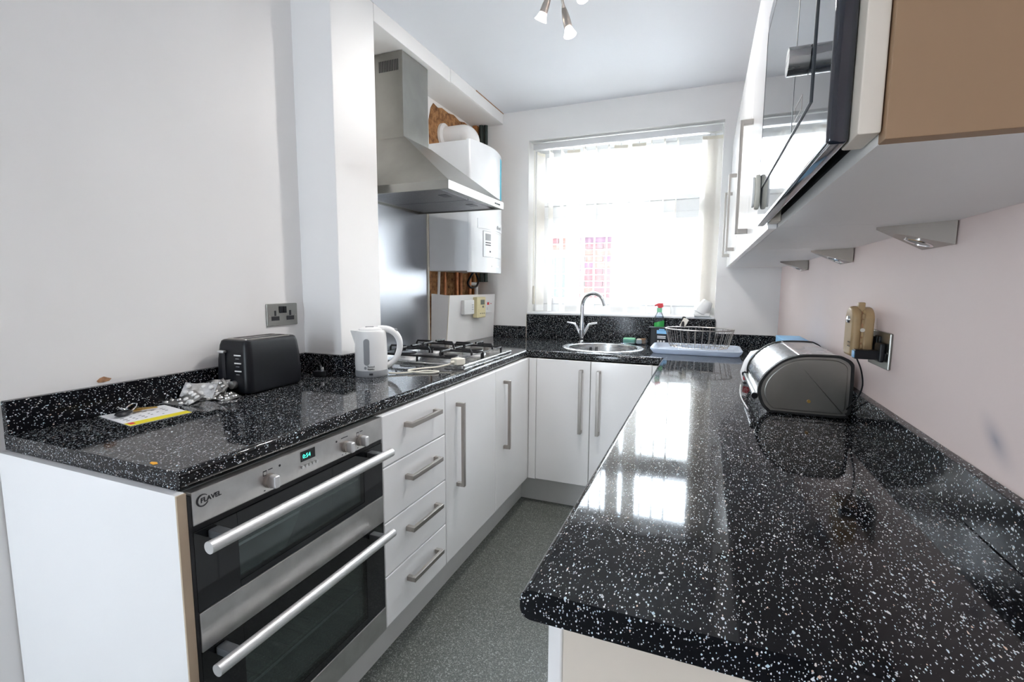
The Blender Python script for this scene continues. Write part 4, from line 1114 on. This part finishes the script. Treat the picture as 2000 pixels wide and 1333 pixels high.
pk = thing('snack_packet', 'white and blue snack packet with orange print behind the bread bin', 'packet', (.20, 2.06, TOPZ))
mb = MB()
ppts = [(.152, .001), (.146, .03), (.158, .075), (.178, .112), (.232, .128), (.262, .10), (.262, .03), (.25, .001)]
mb.M = Matrix.Translation((0, 0, TOPZ)); mb.prism(ppts, 'y', 1.99, 2.09, bev=.012, seg=3); mb.M = None
mb.build('bag', M_PAPER, pk)
mb = MB(); mb.M = Matrix.Translation((0, 0, TOPZ))
mb.prism([(.163, .050), (.170, .085), (.186, .098), (.196, .080), (.188, .058)], 'y', 1.9885, 1.9905); mb.M = None
mb.build('orange_print', M_ORANGE, pk)
mb = MB(); mb.M = Matrix.Translation((0, 0, TOPZ)); mb.prism([(.152, .012), (.150, .034), (.172, .042), (.178, .014)], 'y', 1.9885, 1.9905); mb.M = None
mb.build('red_print', M_RED, pk)
mb = MB(); mb.M = Matrix.Translation((0, 0, TOPZ)); mb.prism([(.172, .100), (.182, .112), (.232, .120), (.226, .108)], 'y', 1.9885, 1.9905); mb.M = None
mb.build('blue_print', M_BLUE, pk)
fb = thing('foil_box', 'pale blue carton with red corner standing behind the bread bin', 'carton', (.335, 2.12, TOPZ))
B(.290, .378, 1.99, 2.30, TOPZ + .001, TOPZ + .160, bev=.002).build('carton', M_BLUE, fb)
B(.292, .376, 1.9885, 1.9905, TOPZ + .08, TOPZ + .156).build('white_panel', M_PAPER, fb)
B(.294, .316, 1.9875, 1.9895, TOPZ + .132, TOPZ + .154).build('red_mark', M_RED, fb)

# ------------------------------------------------------------------ alarm and charger on right wall
al = thing('plug_in_alarm', 'beige plug-in alarm unit standing off the right wall above the bread bin', 'alarm', (.362, 1.455, 1.10))
def capsule(x0, x1, y0, y1, z0, z1, r):
    pts = rrect(y0, y1, z0, z1, .012, 5)
    top = [(y0, z0 + .012)]
    yc = (y0 + y1) / 2; ry = (y1 - y0) / 2
    poly = [(y0 + .01, z0), (y1 - .01, z0), (y1, z0 + .01), (y1, z1 - .03)] + [(yc + ry * math.cos(a), z1 - .03 + .03 * math.sin(a)) for a in [PI * i / 10 for i in range(1, 10)]] + [(y0, z1 - .03), (y0, z0 + .01)]
    return MB().prism(poly, 'x', x0, x1, bev=r, seg=3)
capsule(.345, .366, 1.420, 1.492, 1.098, 1.224, .008).build('front_shell', M_BEIGE, al)
capsule(.368, .392, 1.420, 1.492, 1.098, 1.222, .006).build('back_shell', M_BEIGE, al)
capsule(.362, .372, 1.424, 1.488, 1.101, 1.218, .001).build('seam', M_SCUFF, al)
B(.360, .374, 1.436, 1.456, 1.205, 1.234, bev=.003).build('top_clip', M_BEIGE, al)
mb = MB(); mb.cyl((.367, 1.424, 1.166), (.367, 1.4175, 1.166), .005, n=12); mb.build('button', M_CREAMP, al)
for zz in (1.105, 1.120, 1.135, 1.15, 1.182, 1.195): B(.3645, .3695, 1.4185, 1.421, zz, zz + .010).build('rib', M_BEIGE, al)
mb = MB().lathe([(0, 0), (.010, 0), (.008, .005), (0, .007)], (.3455, 1.452, 1.190), 16, Matrix.Rotation(-PI / 2, 3, 'Y')); mb.build('lens', M_CHROME, al)
for k in range(6): MB().cyl((.3455, 1.43 + .008 * (k % 3), 1.124 + .010 * (k // 3)), (.3445, 1.43 + .008 * (k % 3), 1.124 + .010 * (k // 3)), .0018, n=8).build('sound_hole', M_INK, al)
MB().box(.390, XRW - .008, 1.436, 1.470, 1.110, 1.150, bev=.002).build('plug_body', M_BLACKP, al)
cg = thing('phone_charger', 'black phone charger plugged into the right wall socket', 'charger', (.372, 1.378, 1.11))
B(.342, .398, 1.366, 1.390, 1.100, 1.122, bev=.002).build('body', M_BLACKP, cg)
B(.388, XRW - .009, 1.357, 1.399, 1.095, 1.140, bev=.004).build('plug', M_BLACKP, cg)
B(.3405, .3425, 1.369, 1.387, 1.103, 1.119).build('blue_end', M_BLUE, cg)
tag(MB().tube(catmull([(.350, 1.378, 1.099), (.362, 1.382, 1.07), (.372, 1.40, 1.03), (.374, 1.44, .99), (.3765, 1.50, .96), (.376, 1.54, .935)]), .0018, n=6).build('charger_cable', M_BLACKP), 'thin black cable hanging from the charger behind the bread bin', 'cable')

# ------------------------------------------------------------------ upper cabinets, right wall
XUF, YUN, ZUC, ZUT = .130, .506, 1.388, 2.10
XUD = .112
cuts = [YUN, 1.106, 1.706, 2.44, YW - .003]
ulab = ('cream-sided wall cabinet holding the built-in microwave', 'gloss white wall cabinet next to the microwave', 'gloss white wall cabinet second from the window wall', 'gloss white wall cabinet touching the window wall')
ucab = []
for k in range(4):
    a, b_ = cuts[k] + .0006, cuts[k + 1] - .0006
    t = thing('wall_cabinet', ulab[k], 'wall cabinet', ((XUF + XRW) / 2, (a + b_) / 2, ZUC))
    mb = MB(); w = .018
    mb.box(XUF, XRW - .002, a, b_, ZUC, ZUC + w); mb.box(XUF, XRW - .002, a, b_, ZUT - w, ZUT)
    if k: mb.box(XUF, XRW - .002, a, a + w, ZUC + w, ZUT - w)
    mb.box(XUF, XRW - .002, b_ - w, b_, ZUC + w, ZUT - w); mb.box(XRW - .012, XRW - .002, a + w, b_ - w, ZUC + w, ZUT - w)
    mb.build('carcass', M_CARC, t)
    if k == 0:
        B(XUF, XRW - .002, a - .018, a, ZUC, ZUT, bev=.001).build('side_panel', M_CREAM_SHADE, t)
        B(XUD, XUF - .001, a - .012, a + .040, ZUC + .007, ZUT, bev=.002).build('filler', M_CREAM2, t)
        B(XUD, XUF - .001, b_ - .045, b_ - .001, ZUC + .007, ZUT, bev=.002).build('filler', M_CREAM2, t)
        B(XUD, XUF - .001, a + .041, b_ - .046, 1.80, ZUT, bev=.002).build('top_filler', M_CARC, t)
    else:
        d = B(XUD, XUF - .001, a + .001, b_ - (.001 if k < 3 else .29), ZUC - .002, ZUT, bev=.003, seg=3).build('door', M_DOOR, t)
        if k == 3: B(XUD + .002, XUF - .001, b_ - .288, b_, ZUC, ZUT, bev=.002).build('filler', M_DOOR, t)
        hy = {1: 1.655, 2: 2.392, 3: 2.84}[k]
        bar_handle_part(d, (XUD, hy, 1.432), (XUD, hy, 1.768), (-1, 0, 0), w=.013, t=.010, stand=.036)
    ucab.append(t)

# microwave
mw = thing('microwave', 'built-in black glass microwave with steel knobs in the wall cabinet', 'microwave', (.1, .83, 1.40))
B(XUF + .002, XRW - .03, .56, 1.06, 1.412, 1.78).build('casing', M_DGREY, mw)
FX = .094
MB().box(FX, XUD - .0005, .515, 1.140, 1.395, 1.806, bev=.004, seg=3).build('glass_frame', M_MWG, mw)
dr_ = MB().box(FX - .0012, FX + .001, .605, 1.118, 1.462, 1.765, bev=.001).build('door', M_MWG, mw)
for (a, b_, c, d) in ((.6038, .605, 1.4605, 1.7665), (1.118, 1.124, 1.4605, 1.7665), (.605, 1.118, 1.4605, 1.462), (.605, 1.118, 1.765, 1.7665)):
    B(FX - .0016, FX + .001, a, b_, c, d).build('door_trim', M_DGREY, dr_)
B(FX - .0015, FX - .0008, .722, .727, 1.464, 1.763).build('panel_divider', M_DGREY, dr_)
for z in (1.512, 1.607):
    MB().cyl((FX - .002, .626, z), (FX - .022, .626, z), .0145, n=32).build('knob', M_STEELB, mw)
bt = MB()
for (a, b_, c, d) in ((.655, .656, 1.470, 1.487), (.699, .70, 1.470, 1.487), (.656, .699, 1.470, 1.471), (.656, .699, 1.486, 1.487)): bt.box(FX - .0016, FX - .0008, a, b_, c, d)
bt.build('button_outline', M_HANDLE, dr_)
lt = thing('door_latch', 'pale oval safety latch stuck to the far lower corner of the microwave', 'latch', (.085, 1.10, 1.46))
MB().prism([(1.098 + .022 * math.cos(a), 1.458 + .034 * math.sin(a)) for a in [2 * PI * i / 24 for i in range(24)]], 'x', FX - .0105, FX - .0012, bev=.003).build('pad', M_CREAMP, lt)
MB().prism([(1.098 + .016 * math.cos(a), 1.458 + .030 * math.sin(a)) for a in [2 * PI * i / 24 for i in range(24)]], 'x', FX - .0155, FX - .0105, bev=.002).build('cover', M_WHITEP, lt)

# under-cabinet triangular lights
for k, (yc, lb) in enumerate(((1.152, 'triangular steel downlight under the microwave cabinet edge'), (1.785, 'middle triangular steel downlight under the wall cabinets'), (2.46, 'far triangular steel downlight nearest the window wall'))):
    t = thing('cabinet_downlight', lb, 'downlight', (.36, yc, ZUC), 0, 'triangular lights under the wall cabinets')
    hw = .070
    T_ = (.309, yc + .012, ZUC); a0, a1 = (.4045, yc - hw, ZUC), (.4045, yc + hw, ZUC); b0, b1 = (.4045, yc - hw, ZUC - .042), (.4045, yc + hw, ZUC - .042)
    Tb = (.309, yc + .012, ZUC - .005)
    MB().add([T_, a0, a1, Tb, b0, b1], [(0, 2, 1), (3, 4, 5), (0, 1, 4, 3), (0, 3, 5, 2), (1, 2, 5, 4)]).build('housing', M_HANDLE, t)
    nrm = Vector((.309 - .4045, 0, -.005 + .042)).normalized()
    u_ = Vector((0, 1, 0)); sl = Vector((.4045 - .309, 0, -.042 + .005)).normalized()
    nn_ = sl.cross(u_).normalized()
    if nn_.z > 0: nn_ = -nn_
    cpt = Vector((.376, yc + .003, ZUC - .005 - .037 * (.376 - .309) / .0955))
    A = Matrix((u_, sl, u_.cross(sl))).transposed()
    sgn = 1 if (u_.cross(sl)).z < 0 else -1
    MB().lathe([(.024, 0), (.024, .002 * sgn), (.019, .003 * sgn), (.018, 0)], cpt, 24, A).build('lamp_ring', M_CHROME, t)
    MB().lathe([(0, .0012 * sgn), (.018, .0012 * sgn), (.018, 0)], cpt, 24, A).build('lens', M_FROST, t)

# ------------------------------------------------------------------ vertical blind
bl = thing('vertical_blind', 'white translucent vertical blind hanging in the window', 'blind', (-.54, 3.235, 2.19))
B(-1.128, .056, 3.205, 3.250, 2.192, 2.232, bev=.003).build('headrail', M_ALU, bl)
SY = 3.245
slats = [(-1.083, 70), (-1.010, 87), (-.932, 92), (-.855, 4), (-.778, 88), (-.701, 95), (-.62, 94), (-.5425, 14), (-.429, 3), (-.351, 93), (-.271, 90), (-.194, 88), (.018, 4), (-.012, 10)]
for x, ang in slats:
    a = math.radians(ang); ca, sa = math.cos(a), math.sin(a); w = .0445
    vs = []; nz_ = 7
    def slat_strip(z0, z1, bulge, th_, hw):
        V = []; F = []; m = 6
        for i in range(m + 1):
            u = -hw + 2 * hw * i / m; v = bulge * math.cos(PI * u / (2 * hw))
            for z in (z0, z1):
                for s_ in (-.5, .5):
                    vv = v + s_ * th_
                    V.append((x + u * ca - vv * sa, SY + u * sa + vv * ca, z))
        for i in range(m):
            b0 = i * 4; b1 = b0 + 4
            F += [(b0, b1, b1 + 2, b0 + 2), (b0 + 1, b0 + 3, b1 + 3, b1 + 1), (b0, b0 + 1, b1 + 1, b1), (b0 + 2, b1 + 2, b1 + 3, b0 + 3)]
        F += [(0, 2, 3, 1), (m * 4, m * 4 + 1, m * 4 + 3, m * 4 + 2)]
        return MB().add(V, F)
    s_ = slat_strip(1.098, 2.178, .004, .0006, w).build('slat', M_SLAT, bl)
    slat_strip(1.100, 1.142, .004, .0025, w * .94).build('weight', M_WHITEP, s_)
    slat_strip(2.160, 2.180, .004, .0022, w * .96).build('hanger_pocket', M_CREAMP, s_)
    MB().cyl((x, SY, 2.176), (x, SY, 2.196), .004, n=8).build('hook', M_WHITEP, s_)
MB().tube([(-1.118, 3.205, 2.19), (-1.118, 3.20, 1.27)], .0015, n=6).build('pull_cord', M_CREAMP, bl)
MB().tube([(-1.112, 3.198, 1.275), (-1.112, 3.198, 1.262), (-1.112, 3.198, 1.16), (-1.112, 3.198, 1.146)], [.006, .009, .0095, .006], n=12).build('cord_weight', M_CREAMP, bl)

# ------------------------------------------------------------------ ceiling spotlights
cl = thing('ceiling_spotlight', 'satin nickel ceiling spotlight fitting with frosted bell shades', 'ceiling light', (-.56, 1.84, ZC))
pc = Vector((-.565, 1.83, ZC))
MB().lathe([(0, 0), (.075, 0), (.075, -.012), (.06, -.024), (0, -.026)], pc, 36).build('ceiling_plate', M_HANDLE, cl)
heads = ((Vector((-.556, 1.90, 2.345)), Vector((-.528, 1.895, 2.243))), (Vector((-.588, 1.86, 2.385)), Vector((-.628, 1.875, 2.306))), (Vector((-.505, 1.86, 2.41)), Vector((-.465, 1.83, 2.325))))
for top_, end in heads:
    d = (end - top_).normalized(); z_ = Vector((0, 0, 1))
    u, w = MB().frame(d); A = Matrix((u, w, d)).transposed()
    Lb = (end - top_).length
    MB().tube([pc + Vector((0, 0, -.02)), pc * .4 + top_ * .6 + Vector((0, 0, .0)), top_ + d * .03], .005, n=10).build('arm', M_HANDLE, cl)
    sh = MB().lathe([(0.001, 0), (.006, .008), (.011, .03), (.0145, .06), (.0155, .082), (.0155, Lb - .012), (.013, Lb - .010), (0, Lb - .010)], top_, 24, A).build('spot_body', M_HANDLE, cl)
    MB().lathe([(.012, Lb - .012), (.015, Lb - .004), (.020, Lb + .010), (.0255, Lb + .020), (.0245, Lb + .020), (.019, Lb + .010), (.014, Lb - .003), (.011, Lb - .011)], top_, 28, A).build('glass_shade', M_FROST, cl)
    MB().lathe([(0, Lb - .010), (.010, Lb - .010), (.012, Lb + .004), (0, Lb + .008)], top_, 16, A).build('bulb', emit_material('lit_bulb', (1, .93, .85), 14.0), cl)
    l = bpy.data.lights.new('spot_bulb_light', 'SPOT'); l.energy = 6; l.color = (1, .96, .92)
    l.spot_size = math.radians(165); l.spot_blend = .6; l.shadow_soft_size = .02
    lo = bpy.data.objects.new('spot_bulb_light', l); COL.objects.link(lo)
    lo.location = end + d * .024
    lo.rotation_euler = d.to_track_quat('-Z', 'Y').to_euler()
